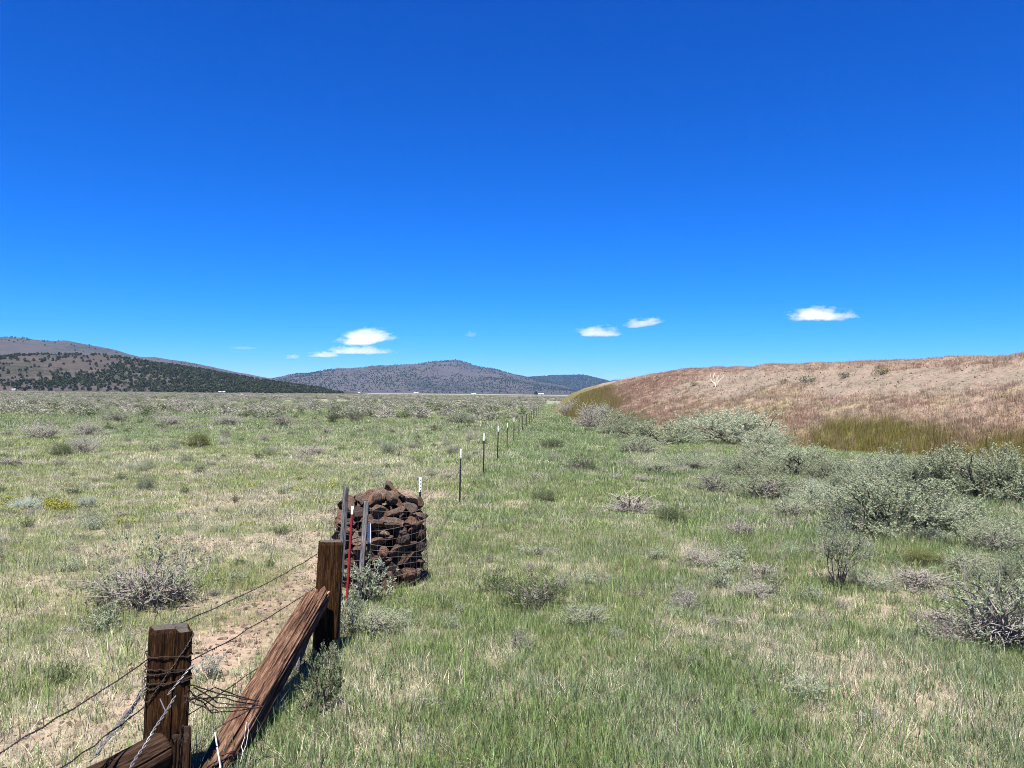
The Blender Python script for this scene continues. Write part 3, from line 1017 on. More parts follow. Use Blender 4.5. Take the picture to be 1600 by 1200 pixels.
# low grey clumps in the grass right of the fence
r6 = np.random.default_rng(19)
spots = []
while len(spots) < 46:
    d = 7.5 + 26 * r6.random() ** 0.8
    x = (r6.random() * 1.0 - 0.12) * 0.66 * d
    if x < float(fence_x(d)) + 1.2 or bank_st(x, d)[1] > -0.12: continue
    if r6.random() > 0.25 + 0.75 * (x / d > 0.15): continue
    if any((x - a) ** 2 + (d - b) ** 2 < 0.8 for a, b in spots): continue
    spots.append((x, d))
    w = 0.35 + 0.4 * r6.random()
    key = ('loose', 'loose', 'half_dead', 'loose')[r6.integers(4)]
    shrub('low_shrub', key, (x, d, float(ground_z(x, d)) - 0.02), w, w * (0.35 + 0.25 * r6.random()), (LILAC, SAGE, SAGE, SILVER)[r6.integers(4)],
          'one of the low grey clumps scattered through the grass of the right hand meadow', 'shrub', 'low grey clumps in the right hand meadow')

# nearer sagebrush scattered over the plain: individuals
r5 = np.random.default_rng(77)
cnt = 0
tries = 0
placed = []
while cnt < 200 and tries < 20000:
    tries += 1
    d = 48 + 130 * math.sqrt(r5.random())
    x = (r5.random() * 2 - 1) * 0.74 * d
    s, t = bank_st(x, d)
    if t > -0.12 and s < 108 and float(bank_drop(x, d)) < 0.95: continue
    fx = float(fence_x(d))
    if fx - 0.8 < x < fx + 4.2 and d < 150: continue
    dn = float(fbm(x * 0.035, d * 0.035, 81, 3))
    if r5.random() > sstep(0.38, 0.62, dn) * (0.25 + 0.75 * sstep(55, 120, d)): continue
    if any((x - a) ** 2 + (d - b) ** 2 < 1.1 for a, b in placed): continue
    if any((x - a) ** 2 + (d - b) ** 2 < (0.7 * w + 0.5) ** 2 for a, b, w in SHRUB_SPOTS[:len(HAND)]): continue
    placed.append((x, d))
    w = 1.0 + 1.3 * r5.random(); h = 0.55 + 0.65 * r5.random()
    key = ('far', 'far', 'far', 'loose', 'full', 'dead')[r5.integers(6)]
    cl = (LILAC, LILAC, SAGE, SAGE, DARK, SILVER)[r5.integers(6)]
    rt = x > fx
    shrub('sagebrush', key, (x, d, float(ground_z(x, d))), w, h, cl,
          'one of the grey sagebrush dotting the far plain right of the fence line' if rt else 'one of the many grey sagebrush dotting the open plain left of the fence',
          'sagebrush', 'sagebrush dotting the plain right of the fence' if rt else 'sagebrush dotting the plain left of the fence')
    cnt += 1
print('plain shrubs', cnt)

# small tufts of sagebrush in the nearer left meadow
cnt = 0
while cnt < 55:
    d = 17 + 40 * r5.random() ** 0.8
    x = float(fence_x(d)) - 0.8 - r5.random() * (0.66 * d)
    if x < -0.72 * d or float(fbm(x * 0.12, d * 0.12, 85, 3)) < 0.42: continue
    if any((x - a) ** 2 + (d - b) ** 2 < 0.9 for a, b, w in SHRUB_SPOTS): continue
    w = 0.28 + 0.5 * r5.random() ** 2
    shrub('low_shrub', ('small', 'loose', 'full', 'dead')[r5.integers(4)], (x, d, float(ground_z(x, d))), w, w * (0.55 + 0.4 * r5.random()), (SAGE, DARK, LILAC, SAGE)[r5.integers(4)],
          'one of the small low shrubs scattered over the nearer meadow left of the fence', 'shrub', 'small shrubs in the nearer left meadow')
    cnt += 1

# the rest of the sagebrush out to the hills
far_meshes = []
for sd in (61, 62, 63, 64):
    st, fm = shrub_meshes(sd, n_shoot=46, leaves=6, leaf=0.13, dead=0.12, sides=3)
    o = len(fm.v)
    fm.v += st.v; fm.f += [tuple(i + o for i in q) for q in st.f]; fm.c += [0.45] * len(st.v)
    far_meshes.append(fm.mesh('far_sage', M_SAGE_I))
FARC = proto_collection('far_sagebrush_plant', far_meshes)
parts = []
for d0, d1, dens in ((70, 200, 0.085), (178, 320, 0.095), (320, 600, 0.050), (600, 1200, 0.014)):
    x, y = sample_band(d0, d1, dens, 0.78)
    s, t = bank_st(x, y)
    dn = fbm(x * 0.02, y * 0.02, 83, 4)
    k = ~((t > -0.12) & (s < 108) & (bank_drop(x, y) < 0.95)) & (rng.random(len(x)) < 0.12 + sstep(0.36, 0.56, dn)) & ~((x > fence_x(y) - 0.8) & (x < fence_x(y) + 4.0) & (y < 260))
    parts.append(np.stack([x[k], y[k]], -1))
P = np.concatenate(parts); m = len(P)
pick_c = rng.random(m)[:, None]
T = ALB * mix(np.array(LILAC)[None] * 0.80, np.array(SAGE)[None] * 0.9, np.clip(pick_c * 1.5 - 0.5, 0, 1))
T = np.where(rng.random(m)[:, None] < 0.15, np.array(DARK)[None] * 0.8, T) * (0.8 + 0.4 * rng.random(m))[:, None]
w = 0.9 + 1.3 * rng.random(m); h = 0.5 + 0.75 * rng.random(m)
grow = 1 + 0.5 * sstep(300, 900, P[:, 1])
o = gn_scatter('far_sagebrush', np.concatenate([P, ground_z(P[:, 0], P[:, 1])[:, None]], 1), np.stack([0 * w, 0 * w, rng.random(m) * 6.28], -1),
               np.stack([w * grow, w * grow, h], -1), rng.integers(0, 4, m), T, FARC)
tag(o, 'grey mass of distant sagebrush stretching to the foot of the hills', 'sagebrush', kind='stuff')
print('far sage', m)

# young sage speckling the meadow on both sides of the fence
parts = []
for d0, d1, dens in ((6, 14, 0.9), (14, 30, 0.55), (30, 60, 0.30), (60, 120, 0.16)):
    x, y = sample_band(d0, d1, dens, 0.78)
    s, t = bank_st(x, y)
    dn = fbm(x * 0.13, y * 0.13, 87, 4)
    fx = fence_x(y)
    k = (t < -0.03) & (rng.random(len(x)) < 0.12 + 1.1 * sstep(0.46, 0.60, dn)) & ~((x > fx - 0.6) & (x < fx + 3.6) & (y > 24)) & (np.abs(x - fx) > 0.9)
    k &= zones(x, y)[0] < 0.3
    parts.append(np.stack([x[k], y[k]], -1))
P = np.concatenate(parts); m = len(P)
T = ALB * mix(np.array(SAGE)[None], np.array(SILVER)[None], rng.random(m)[:, None])
T = np.where(rng.random(m)[:, None] < 0.35, ALB * np.array(LILAC)[None] * 0.9, T)
T = np.where(rng.random(m)[:, None] < 0.20, ALB * np.array(DARK)[None] * 0.9, T) * (0.8 + 0.4 * rng.random(m))[:, None]
w = (0.14 + 0.26 * rng.random(m) ** 2) * (1 + 0.9 * sstep(18, 70, P[:, 1])); h = w * (0.55 + 0.5 * rng.random(m))
seed_meshes = []
for sd in (71, 72, 73):
    st, fm = shrub_meshes(sd, n_shoot=190, leaves=11, leaf=0.050, dead=0.3, sides=3)
    q = len(fm.v)
    fm.v += st.v; fm.f += [tuple(i + q for i in f) for f in st.f]; fm.c += [0.3] * len(st.v)
    seed_meshes.append(fm.mesh('young_sage', M_SAGE_I))
o = gn_scatter('young_sage', np.concatenate([P, ground_z(P[:, 0], P[:, 1])[:, None]], 1), np.stack([0 * w, 0 * w, rng.random(m) * 6.28], -1),
               np.stack([w, w, h], -1), rng.integers(0, 3, m), T, proto_collection('young_sage_plant', seed_meshes))
tag(o, 'small grey green sage seedlings speckling the grass of the meadow', 'sagebrush', kind='stuff')
print('seedlings', m)

# small plants on the bank and yellow flowers on the left
def flower_mesh(seed):
    r = np.random.default_rng(seed); mb = MB()
    for i in range(26):
        a = r.random() * 6.28; q = 0.22 * math.sqrt(r.random())
        c = np.array((q * math.cos(a), q * math.sin(a), 0.05 + 0.07 * r.random()))
        mb.tube([(c[0], c[1], -0.02), c], 0.0025, 3, 0.1, cap=False)
        for k in range(3):
            d1 = unit(r.normal(0, 1, 3) * np.array((1, 1, .3))) * 0.016; d2 = unit(np.cross(d1, (0, 0, 1))) * 0.011
            mb.add([c - d1, c - d2, c + d1, c + d2], [(0, 1, 2, 3)], 0.75)
    return mb.mesh('flower', M_BLADE)


FLC = proto_collection('yellow_flower_plant', [flower_mesh(i) for i in range(3)])
fp = []
for (px, py, sx, sy, nn) in ((15, 792, 16, 6, 14), (92, 789, 18, 4, 20), (330, 760, 120, 25, 14), (180, 775, 120, 18, 14)):
    for _ in range(nn):
        g = on_ground(px + rng.normal(0, sx), py + rng.normal(0, sy))
        fp.append((g.x, g.y, float(ground_z(g.x, g.y))))
fp = np.array(fp); m = len(fp)
T = np.tile(np.array((0.25, 0.25, 0.04)), (m, 1)) * (0.8 + 0.5 * rng.random(m))[:, None]
o = gn_scatter('yellow_flowers', fp, np.stack([np.zeros(m), np.zeros(m), rng.random(m) * 6], -1), np.ones((m, 3)) * (0.8 + 0.5 * rng.random((m, 1))), rng.integers(0, 3, m), T, FLC)
tag(o, 'tiny yellow flowers spread low in the left meadow', 'flowers', kind='stuff')

# grey litter: dead twigs lying in the grass
def twig_mesh(seed):
    r = np.random.default_rng(seed); mb = MB()
    for i in range(34):
        a = r.random() * 6.28
        p = np.array((r.normal(0, 0.08), r.normal(0, 0.08), 0.01 + 0.05 * r.random()))
        d = np.array((math.cos(a), math.sin(a), 0.1 + 0.3 * r.random()))
        pts = [p]
        for k in range(3):
            d = unit(d + r.normal(0, 0.35, 3) * np.array((1, 1, .6))); pts.append(pts[-1] + d * (0.02 + 0.035 * r.random()))
        mb.tube([np.array((q[0], q[1], max(q[2], 0.005))) for q in pts], [0.0030, 0.0027, 0.002, 0.0013], 3, r.random(), cap=False)
    return mb.mesh('twig', M_BLADE)


TWC = proto_collection('twig_litter', [twig_mesh(i) for i in range(5)])
tw = []
for d0, d1, dens in ((4, 9, 2.2), (9, 18, 2.2), (18, 34, 0.8)):
    x, y = sample_band(d0, d1, dens, 0.78)
    k = (fbm(x * 0.5, y * 0.5, 91, 4) + 0.08 * (x > 2)) > 0.53
    s, t = bank_st(x, y); k &= t < -0.02
    tw.append(np.stack([x[k], y[k], ground_z(x[k], y[k])], -1))
tw = np.concatenate(tw); m = len(tw)
T = mix(C(0.40, 0.37, 0.34)[None], C(0.27, 0.23, 0.20)[None], rng.random(m)[:, None])
sz = 0.45 + 0.6 * rng.random(m)
o = gn_scatter('twig_litter', tw, np.stack([np.zeros(m), np.zeros(m), rng.random(m) * 6], -1), np.stack([sz, sz, sz], -1), rng.integers(0, 5, m), T, TWC)
tag(o, 'grey dead twigs littering the meadow between the grass', 'twigs', kind='stuff')

# clods and small stones on the bare soil left of the fence
def clod_mesh(seed):
    r = np.random.default_rng(seed); mb = MB()
    ph = (1 + 5 ** .5) / 2
    vv = [(-1, ph, 0), (1, ph, 0), (-1, -ph, 0), (1, -ph, 0), (0, -1, ph), (0, 1, ph), (0, -1, -ph), (0, 1, -ph), (ph, 0, -1), (ph, 0, 1), (-ph, 0, -1), (-ph, 0, 1)]
    ff = [(0, 11, 5), (0, 5, 1), (0, 1, 7), (0, 7, 10), (0, 10, 11), (1, 5, 9), (5, 11, 4), (11, 10, 2), (10, 7, 6), (7, 1, 8), (3, 9, 4), (3, 4, 2), (3, 2, 6), (3, 6, 8), (3, 8, 9), (4, 9, 5), (2, 4, 11), (6, 2, 10), (8, 6, 7), (9, 8, 1)]
    mb.add([np.array(v) * (0.35 + 0.3 * r.random()) * np.array((1, .8, .5)) for v in vv], ff, r.random())
    return mb.mesh('clod', M_BLADE)


CLC = proto_collection('soil_clod', [clod_mesh(i) for i in range(5)])
x, y = sample_band(4.2, 22, 330, 0.75)
ba, *_ = zones(x, y)
k = rng.random(len(x)) < ba * 0.8
x, y = x[k], y[k]; m = len(x)
sz = 0.010 + 0.032 * rng.random(m) ** 3
T = mix(SOIL[None] * 0.7, SOIL[None] * 1.25, rng.random(m)[:, None])
o = gn_scatter('soil_clods', np.stack([x, y, ground_z(x, y)], -1), rng.random((m, 3)) * 6, np.stack([sz, sz, sz], -1), rng.integers(0, 5, m), T, CLC)
tag(o, 'brown clods and pebbles on the bare soil left of the fence', 'soil', kind='stuff')
# stones and tufts on the bare gravel of the bank
n = 5000
s = -20 + rng.random(n) * 90; t = 0.3 + rng.random(n) * 0.7
x = s * U[0] + (t * BW + TOE) * NN[0]; y = s * U[1] + (t * BW + TOE) * NN[1]
gv, *_ = bank_zone(s, t, x, y)
k = rng.random(n) < gv
x, y, s, t = x[k], y[k], s[k], t[k]; m = len(x)
sz = 0.03 + 0.07 * rng.random(m) ** 3
T = mix(C(0.16, 0.12, 0.095)[None], C(0.32, 0.27, 0.22)[None], rng.random(m)[:, None])
o = gn_scatter('gravel', np.stack([x, y, bank_z(s, t)], -1), rng.random((m, 3)) * 6, np.stack([sz, sz, sz], -1), rng.integers(0, 5, m), T, CLC)
tag(o, 'loose stones on the bare tan band high on the bank', 'gravel', kind='stuff')

# pale dead stalk standing on the bank
def on_bank(px, py):
    r = ray(px, py); best = None
    for d in np.arange(20, 140, 0.2):
        k = d / r.y
        p = Vector((r.x * k, d, CAM_H + r.z * k)); s, t = bank_st(p.x, p.y)
        if t > 0 and p.z <= float(bank_z(s, t)):
            return Vector((p.x, p.y, float(bank_z(s, t))))
    return None


b0 = on_bank(1118, 606)
if b0 is not None:
    r = random.Random(4); mb = MB()
    for i in range(7):
        a = r.random() * 6.28; p = Vector((0, 0, 0)); d = Vector((math.cos(a) * 0.4, math.sin(a) * 0.4, 1)).normalized()
        pts = [p.copy()]
        for k in range(5):
            d = (d + Vector((r.gauss(0, .25), r.gauss(0, .25), .1))).normalized(); p = p + d * 0.2; pts.append(p.copy())
            if k > 0: mb.tube([p, p + (d + Vector((r.gauss(0, .6), r.gauss(0, .6), .2))).normalized() * 0.22], [0.011, 0.004], 4)
        mb.tube(pts, [0.018, 0.016, 0.015, 0.013, 0.01, 0.006], 4)
    o = mb.build('dead_stalk', plain_mat('bleached_stalk', (0.62, 0.57, 0.47), 0.9)); o.location = b0
    tag(o, 'pale bleached dead stalk standing alone on the reddish bank', 'dead plant')
# tufts high on the gravel
for i, (px, py, sc, lab) in enumerate(((1085, 603, .5, 'small olive clump left of the pale stalk on the bank'), (1262, 598, .8, 'green clump on the lower edge of the bare tan band'),
                                       (1378, 585, .7, 'dark clump on the bare tan band of the bank'), (1320, 590, .6, 'small dark clump left of the other on the tan band'),
                                       (1225, 600, .6, 'small green clump on the bare band right of the pale stalk'))):
    b = on_bank(px, py)
    if b is not None: shrub('low_shrub', 'far', b, sc * 1.3, sc * 0.7, (OLIVE, DARK)[i % 2], lab, 'shrub')

# ------------------------------------------------------------------ junipers on the near hill
def juniper_mesh(seed, nf=70):
    r = np.random.default_rng(seed); V, F, VAR = [], [], []
    for i in range(nf):
        z = r.random() ** 0.8; rad = 0.46 * (1 - z ** 2) ** 0.6 + 0.03
        a = r.random() * 6.28; q = rad * (0.5 + 0.5 * r.random())
        c = np.array((q * math.cos(a), q * math.sin(a), 0.06 + 0.9 * z))
        n1 = unit(r.normal(0, 1, 3)); n2 = unit(np.cross(n1, r.normal(0, 1, 3)))
        s = 0.13 + 0.1 * r.random(); o = len(V); v = r.random()
        V += [c - n1 * s, c - n2 * s * .7, c + n1 * s, c + n2 * s * .7]; VAR += [v] * 4; F.append((o, o + 1, o + 2, o + 3))
    mb = MB(); mb.v = [tuple(p) for p in V]; mb.f = F; mb.c = VAR
    mb.tube([(0, 0, -0.1), (0, 0, 0.35)], [0.05, 0.03], 4, 0.0)
    return mb


M_JUN = leaf_mat('juniper_leaf', 'object', 0.1, 0.45, 0.8)
M_JUN_I = leaf_mat('juniper_leaf_far', 'instancer', 0.1, 0.45, 0.8)
zf, XR, D, front = HILLS['hill']
n = 19000
hx = XR[0] + rng.random(n) * (XR[-1] - XR[0]); hy = D - front * (1 - rng.random(n) ** 0.8 * 1.06)
jn = fbm(hx * 0.012, hy * 0.007, 131, 4)
px_ = hx / hy * FPX + 800
v_ = (hy - (D - front)) / front
open_ = np.exp(-((px_ - 130) / 120) ** 2 - ((v_ - 0.5) / 0.3) ** 2)
keep = rng.random(n) < np.clip(0.25 + 1.9 * (jn - 0.33) - 0.42 * open_, 0.06, 1)
hx, hy = hx[keep], hy[keep]
hz = zf(hx, hy)
k = hz > 0.3
hx, hy, hz = hx[k], hy[k], hz[k]
order = np.argsort(hy + 10000 * (np.abs(hx / hy) > 0.69))
jm = [juniper_mesh(i).mesh('juniper_tree', M_JUN) for i in range(4)]
JC = np.array((0.045, 0.058, 0.032))
for q, i in enumerate(order[:300]):
    h = 2.3 + 2.2 * SP.random()
    o = put('juniper_tree', jm[q % 4], None, (hx[i], hy[i], hz[i]), (0, 0, SP.random() * 6.28), (h * 1.2, h * 1.2, h), tuple(JC * (0.8 + 0.6 * SP.random())))
    tag(o, 'one of the small dark junipers along the lower slope of the left hill', 'tree', 'junipers on the lower slope of the left hill')
rest = order[300:]; m = len(rest)
h = 2.3 + 2.2 * rng.random(m)
o = gn_scatter('juniper_wood', np.stack([hx[rest], hy[rest], hz[rest]], -1), np.stack([np.zeros(m), np.zeros(m), rng.random(m) * 6], -1),
               np.stack([h * 1.2, h * 1.2, h], -1), rng.integers(0, 4, m), ALB * JC[None] * (0.75 + 0.7 * rng.random(m))[:, None],
               proto_collection('juniper', [juniper_mesh(i).mesh('juniper', M_JUN_I) for i in range(4)]))
tag(o, 'scattered juniper wood covering the upper slope of the left hill', 'trees', kind='stuff')
print('junipers', m)
jcoll = bpy.data.collections['juniper']
for hn, num, sc, lab, thr in (('mountain', 11000, 6.0, 'dark specks of forest on the central mountain', 0.50), ('ridge', 4500, 6.0, 'sparse dark trees on the grey ridge behind the left hill', 0.56),
                              ('wooded_hill', 5000, 14.0, 'forest on the low dark blue hill right of the mountain', 0.3)):
    zf2, XR2, D2, f2 = HILLS[hn]
    x = XR2[0] + rng.random(num) * (XR2[-1] - XR2[0]); y = D2 - f2 * rng.random(num) * 0.97
    jn = fbm(x / f2 * 5, y / f2 * 4, 137, 5)
    z = zf2(x, y)
    k = (rng.random(num) < sstep(thr - 0.13, thr + 0.1, jn) * 0.9 + 0.06) & (z > 1)
    x, y, z = x[k], y[k], z[k]; m = len(x)
    h = sc * (0.7 + 0.6 * rng.random(m))
    o = gn_scatter(hn + '_trees', np.stack([x, y, z], -1), np.stack([np.zeros(m), np.zeros(m), rng.random(m) * 6], -1), np.stack([h * 1.1, h * 1.1, h], -1),
                   rng.integers(0, 4, m), ALB * JC[None] * 0.9 * (0.75 + 0.7 * rng.random(m))[:, None], jcoll)
    tag(o, lab, 'trees', kind='stuff')

# ------------------------------------------------------------------ far farm buildings
M_BW = plain_mat('white_farm_wall', (0.50, 0.50, 0.48), 0.7, var=0.08, nscale=0.4)
M_BR = plain_mat('pale_metal_roof', (0.45, 0.46, 0.47), 0.5, var=0.1, nscale=0.4)


def farm(px, d, L, W, h, label):
    g = at_depth(px, hor_y(px), d)
    e = empty('farm_building', (g.x, d, 0), 0.15, label, 'building')
    mb = MB(); mb.box((0, 0, h / 2), (L, W, h)); mb.build('wall', M_BW, e)
    mb = MB(); mb.add([(-L / 2 - .4, -W / 2 - .5, h), (L / 2 + .4, -W / 2 - .5, h), (L / 2 + .4, 0, h + W * .28), (-L / 2 - .4, 0, h + W * .28), (L / 2 + .4, W / 2 + .5, h), (-L / 2 - .4, W / 2 + .5, h)],
                      [(0, 1, 2, 3), (3, 2, 4, 5), (0, 3, 5), (1, 4, 2), (0, 5, 4, 1)]); mb.build('roof', M_BR, e)
    mb = MB(); mb.box((L * .12, -W / 2 - .03, h * .375), (min(2.6, L * .3), .1, h * .75)); mb.build('door', plain_mat('barn_door', (0.2, 0.2, 0.2)), e)
    return e


farm(650, 1900, 11, 6, 2.2, 'white farm building at the foot of the mountain, left of its summit')
farm(740, 1900, 10, 6, 2.0, 'white farm building below the summit of the mountain')
farm(845, 1850, 13, 7, 2.8, 'white farm building nearest the receding fence, dark tree beside it')
farm(561, 1900, 5, 4, 2.2, 'tiny white hut at the left foot of the mountain')
farm(22, 890, 3.4, 3, 2.2, 'small white hut at the foot of the left hill near the left edge')
farm(344, 890, 2.4, 2.4, 1.8, 'white shed at the foot of the left hill, left of the pair')
farm(350, 890, 2.2, 2.4, 1.8, 'white shed at the foot of the left hill, right of the pair')
g = at_depth(837, 613, 1850)
o = put('tree', jm[1], None, (g.x, 1850, 0), None, (9, 9, 10), tuple(JC)); tag(o, 'dark tree standing beside the white building nearest the fence', 'tree')

# ------------------------------------------------------------------ timber of the old fence corner
def timber(L, w, d, roundness, seed, mat, groove=0.006, taper=0.0, notch=None, broken=0.0, bend=0.0, nk=72, nz=44):
    """a beam along local Z from 0 to L with checks and worn corners; far end carries the 'ends' colour"""
    V, F, VAR = [], [], []
    k = np.arange(nk) / nk * 2 * math.pi
    p = 2 + 10 * (1 - roundness)
    cx, sx = np.cos(k), np.sin(k)
    rr = (np.abs(cx) ** p + np.abs(sx) ** p) ** (-1 / p)
    for i in range(nz + 1):
        t = i / nz; z = L * t
        g = vnoise(np.cos(k) * 9 + 50, np.sin(k) * 9 + z * 0.9, seed)
        g2 = vnoise(k * 11.0, np.full(nk, z * 1.4), seed + 5)
        ck = np.where(g2 > 0.66, (g2 - 0.66) * 5.0, 0)
        lump = (fbm(np.cos(k) * 1.5 + 9, np.sin(k) * 1.5 + z * 2.2, seed + 8, 3) - 0.5) * 0.13
        lump = lump - 0.16 * np.maximum(0, vnoise(np.cos(k) * 2.2 + 5, np.sin(k) * 2.2 + z * 4.5, seed + 12) - 0.62) * (rr > 1.12)
        s = rr * (1 - taper * t) * (1 + lump) * (0.93 if i == nz else 1.0)
        off = -groove * (g * 0.8 + ck * 1.6)
        x = cx * s * w / 2 + cx * off; y = sx * s * d / 2 + sx * off
        zz = np.full(nk, z)
        if broken and t > 0.9:
            zz = zz + broken * (vnoise(k * 4, k * 0, seed + 31) - 0.5) * ((t - 0.9) / 0.1)
        if i == nz and notch:
            zz = zz - notch * sstep(-0.01, 0.03, -(x) - 0.02) * sstep(-0.02, 0.02, y)
        x = x + bend * math.sin(t * math.pi)
        for a in range(nk):
            V.append((x[a], y[a], zz[a])); VAR.append(0.0 if t < 0.985 else 0.62)
    for i in range(nz):
        for a in range(nk):
            b = (a + 1) % nk
            F.append((i * nk + a, i * nk + b, (i + 1) * nk + b, (i + 1) * nk + a))
    F.append(tuple(range(nk - 1, -1, -1)))
    base = nz * nk
    prev = base
    for sc in (0.88, 0.6, 0.3):
        o = len(V)
        for a in range(nk):
            x, y, z = V[base + a]
            V.append((x * sc, y * sc, z + 0.004 + 0.006 * (float(hash2(a // 3, int(sc * 10), seed)) - 0.5))); VAR.append(1.0)
        for a in range(nk):
            b = (a + 1) % nk
            F.append((prev + a, prev + b, o + b, o + a))
        prev = o
    F.append(tuple(prev + a for a in range(nk)))
    mb = MB(); mb.v = V; mb.f = F; mb.c = VAR
    return mb


def place_beam(o, A, B, twist):
    z = (B - A).normalized()
    q = z.to_track_quat('Z', 'Y') @ Quaternion((0, 0, 1), twist)
    o.rotation_mode = 'QUATERNION'; o.rotation_quaternion = q; o.location = A


A = at_depth(252, 1290, 4.62); A.z = -0.05; B = at_depth(266, 979, 4.72)
near_top = B.copy(); near_base = A.copy()
e = timber((B - A).length, 0.235, 0.19, 0.30, 7, M_POST, 0.007, notch=0.03)
o = e.build('timber_post', M_POST, smooth=False); place_beam(o, A, B, R(28))
tag(o, 'dark brown squared timber post wrapped in barbed wire, nearest the camera', 'fence post')
POST1 = o
A2 = at_depth(506, 1045, 7.15); A2.z = -0.05; B2 = at_depth(517, 846, 7.25)
o = timber((B2 - A2).length, 0.225, 0.20, 0.42, 9, M_POST, 0.007).build('timber_post', M_POST); place_beam(o, A2, B2, R(30))
tag(o, 'dark brown squared timber post with rounded top before the rock basket', 'fence post')
# splintered slab standing against the foot of the nearest post
mb = timber(0.40, 0.12, 0.06, 0.7, 12, M_LOG, 0.014, broken=0.10)
o = mb.build('timber_slab', M_LOG); place_beam(o, at_depth(278, 1260, 4.52), at_depth(283, 1146, 4.56), R(20))
tag(o, 'dark splintered slab of wood at the foot of the nearest post', 'timber')
# fallen brace
A3 = at_depth(296, 1272, 4.58); B3 = at_depth(498, 931, 6.98)
mb = timber((B3 - A3).length, 0.205, 0.17, 0.30, 14, M_BRACE, 0.016, broken=0.14)
o = mb.build('timber_beam', M_BRACE); place_beam(o, A3, B3, 0.0)
# turn so that its broad face looks up and towards the camera
tag(o, 'reddish weathered beam leaning from the ground up against the second post', 'timber beam')
BEAM = o
# round log at the lower left
A4 = at_depth(70, 1262, 3.95); B4 = at_depth(252, 1172, 4.55)
mb = timber((B4 - A4).length, 0.215, 0.215, 1.0, 15, M_LOG, 0.005, bend=-0.02)
o = mb.build('log_rail', M_LOG); place_beam(o, A4, B4, 0.4)
tag(o, 'brown round log rail butting against the nearest post at lower left', 'log')
# grey boards
A5 = at_depth(456, 1078, 6.75); A5.z = 0.0; B5 = at_depth(497, 948, 6.95)
o = timber((B5 - A5).length, 0.095, 0.035, 0.2, 17, M_GREYWOOD, 0.006).build('grey_board', M_GREYWOOD); place_beam(o, A5, B5, R(-20))
tag(o, 'grey weathered board propped under the upper end of the leaning beam', 'board')
A6 = at_depth(524, 1020, 7.2); A6.z = -0.03; B6 = at_depth(530, 893, 7.3)
o = timber((B6 - A6).length, 0.05, 0.09, 0.2, 18, M_GREYWOOD, 0.006).build('grey_board', M_GREYWOOD); place_beam(o, A6, B6, R(25))
tag(o, 'grey board standing against the right face of the second post', 'board')
# grey stakes before the rock basket
A7 = at_depth(529, 925, 9.15); A7.z = -0.03; B7 = at_depth(541, 761, 9.2)
o = timber((B7 - A7).length, 0.062, 0.045, 0.2, 19, M_GREYWOOD, 0.004).build('wooden_stake', M_GREYWOOD); place_beam(o, A7, B7, R(15))
tag(o, 'taller grey wooden stake at the left of the rock basket', 'stake')
A8 = at_depth(561, 930, 9.2); A8.z = -0.03; B8 = at_depth(573, 784, 9.35)
o = timber((B8 - A8).length, 0.062, 0.04, 0.2, 20, M_GREYWOOD, 0.004).build('wooden_stake', M_GREYWOOD); place_beam(o, A8, B8, R(10))
tag(o, 'shorter grey wooden stake leaning before the rock basket, right of the red post', 'stake')

# ------------------------------------------------------------------ steel T posts
def tpost_meshes(h, tip=0.22, m_body=None, m_tip=None, seed=0, tname='t'):
    def sect(mb, z0, z1):
        mb.box((0, 0, (z0 + z1) / 2), (0.040, 0.006, z1 - z0))
        mb.box((0, 0.0185, (z0 + z1) / 2), (0.006, 0.031, z1 - z0))
    b = MB(); sect(b, -0.1, h - tip)
    for i in range(int((h - tip) / 0.055)):
        b.box((0, -0.0065, 0.08 + i * 0.055), (0.012, 0.007, 0.02))
    t = MB(); sect(t, h - tip, h)
    for i in range(int(tip / 0.055)):
        t.box((0, -0.0065, h - tip + 0.03 + i * 0.055), (0.012, 0.007, 0.02))
    return b.mesh('shaft', m_body), t.mesh('tip', m_tip)


def tpost(loc, top_off, meshes, label, group=None, rz=0.0):
    e = empty('steel_post', loc, rz, label, 'fence post', group)
    q = Vector((top_off[0], top_off[1], 1)).to_track_quat('Z', 'Y').to_euler()
    e.rotation_euler = (q.x, q.y, rz)
    put('shaft', meshes[0], e); put('tip', meshes[1], e)
    return e


TM = tpost_meshes(1.27, 0.22, M_TGREEN, M_TWHITE)
TM_FAR = tpost_meshes(1.12, 0.10, M_TGREEN, plain_mat('worn_tip_paint', (0.30, 0.30, 0.29), 0.7))
TPOSTS = [(-1.375, 11.6)] + [(float(fence_x(yy)) + dx, yy) for yy, dx in ((17.9, 0), (23.2, .04), (28.9, .02), (34.3, 0.03), (39.7, 0.03), (45.2, .02), (51, -.03), (56.5, 0.02), (62, 0.05), (67.6, 0), (73, .04),
                                                                  (78.6, 0), (84, .03), (95, 0))]
ORD = ['white tipped green steel post just behind the rock basket', 'second steel fence post, the first standing clear beyond the rock basket', 'third steel fence post counting away from the rock basket',
       'fourth steel fence post counting away from the rock basket, tilted', 'fifth steel fence post counting away from the rock basket', 'sixth steel fence post counting away from the rock basket',
       'seventh steel fence post counting away from the rock basket']
for i, (x, y) in enumerate(TPOSTS):
    lean = (SP.gauss(0, .015), SP.gauss(0, .015)) if i != 3 else (-0.045, 0.01)
    tpost((x, y, float(ground_z(x, y)) - 0.01), lean, TM if i < 6 else TM_FAR, ORD[i] if i < len(ORD) else 'one of the tiny far steel posts where the fence runs into the distance',
          'steel fence posts' if i < len(ORD) else 'far steel posts of the receding fence', rz=0.3 + SP.random() * 0.4)
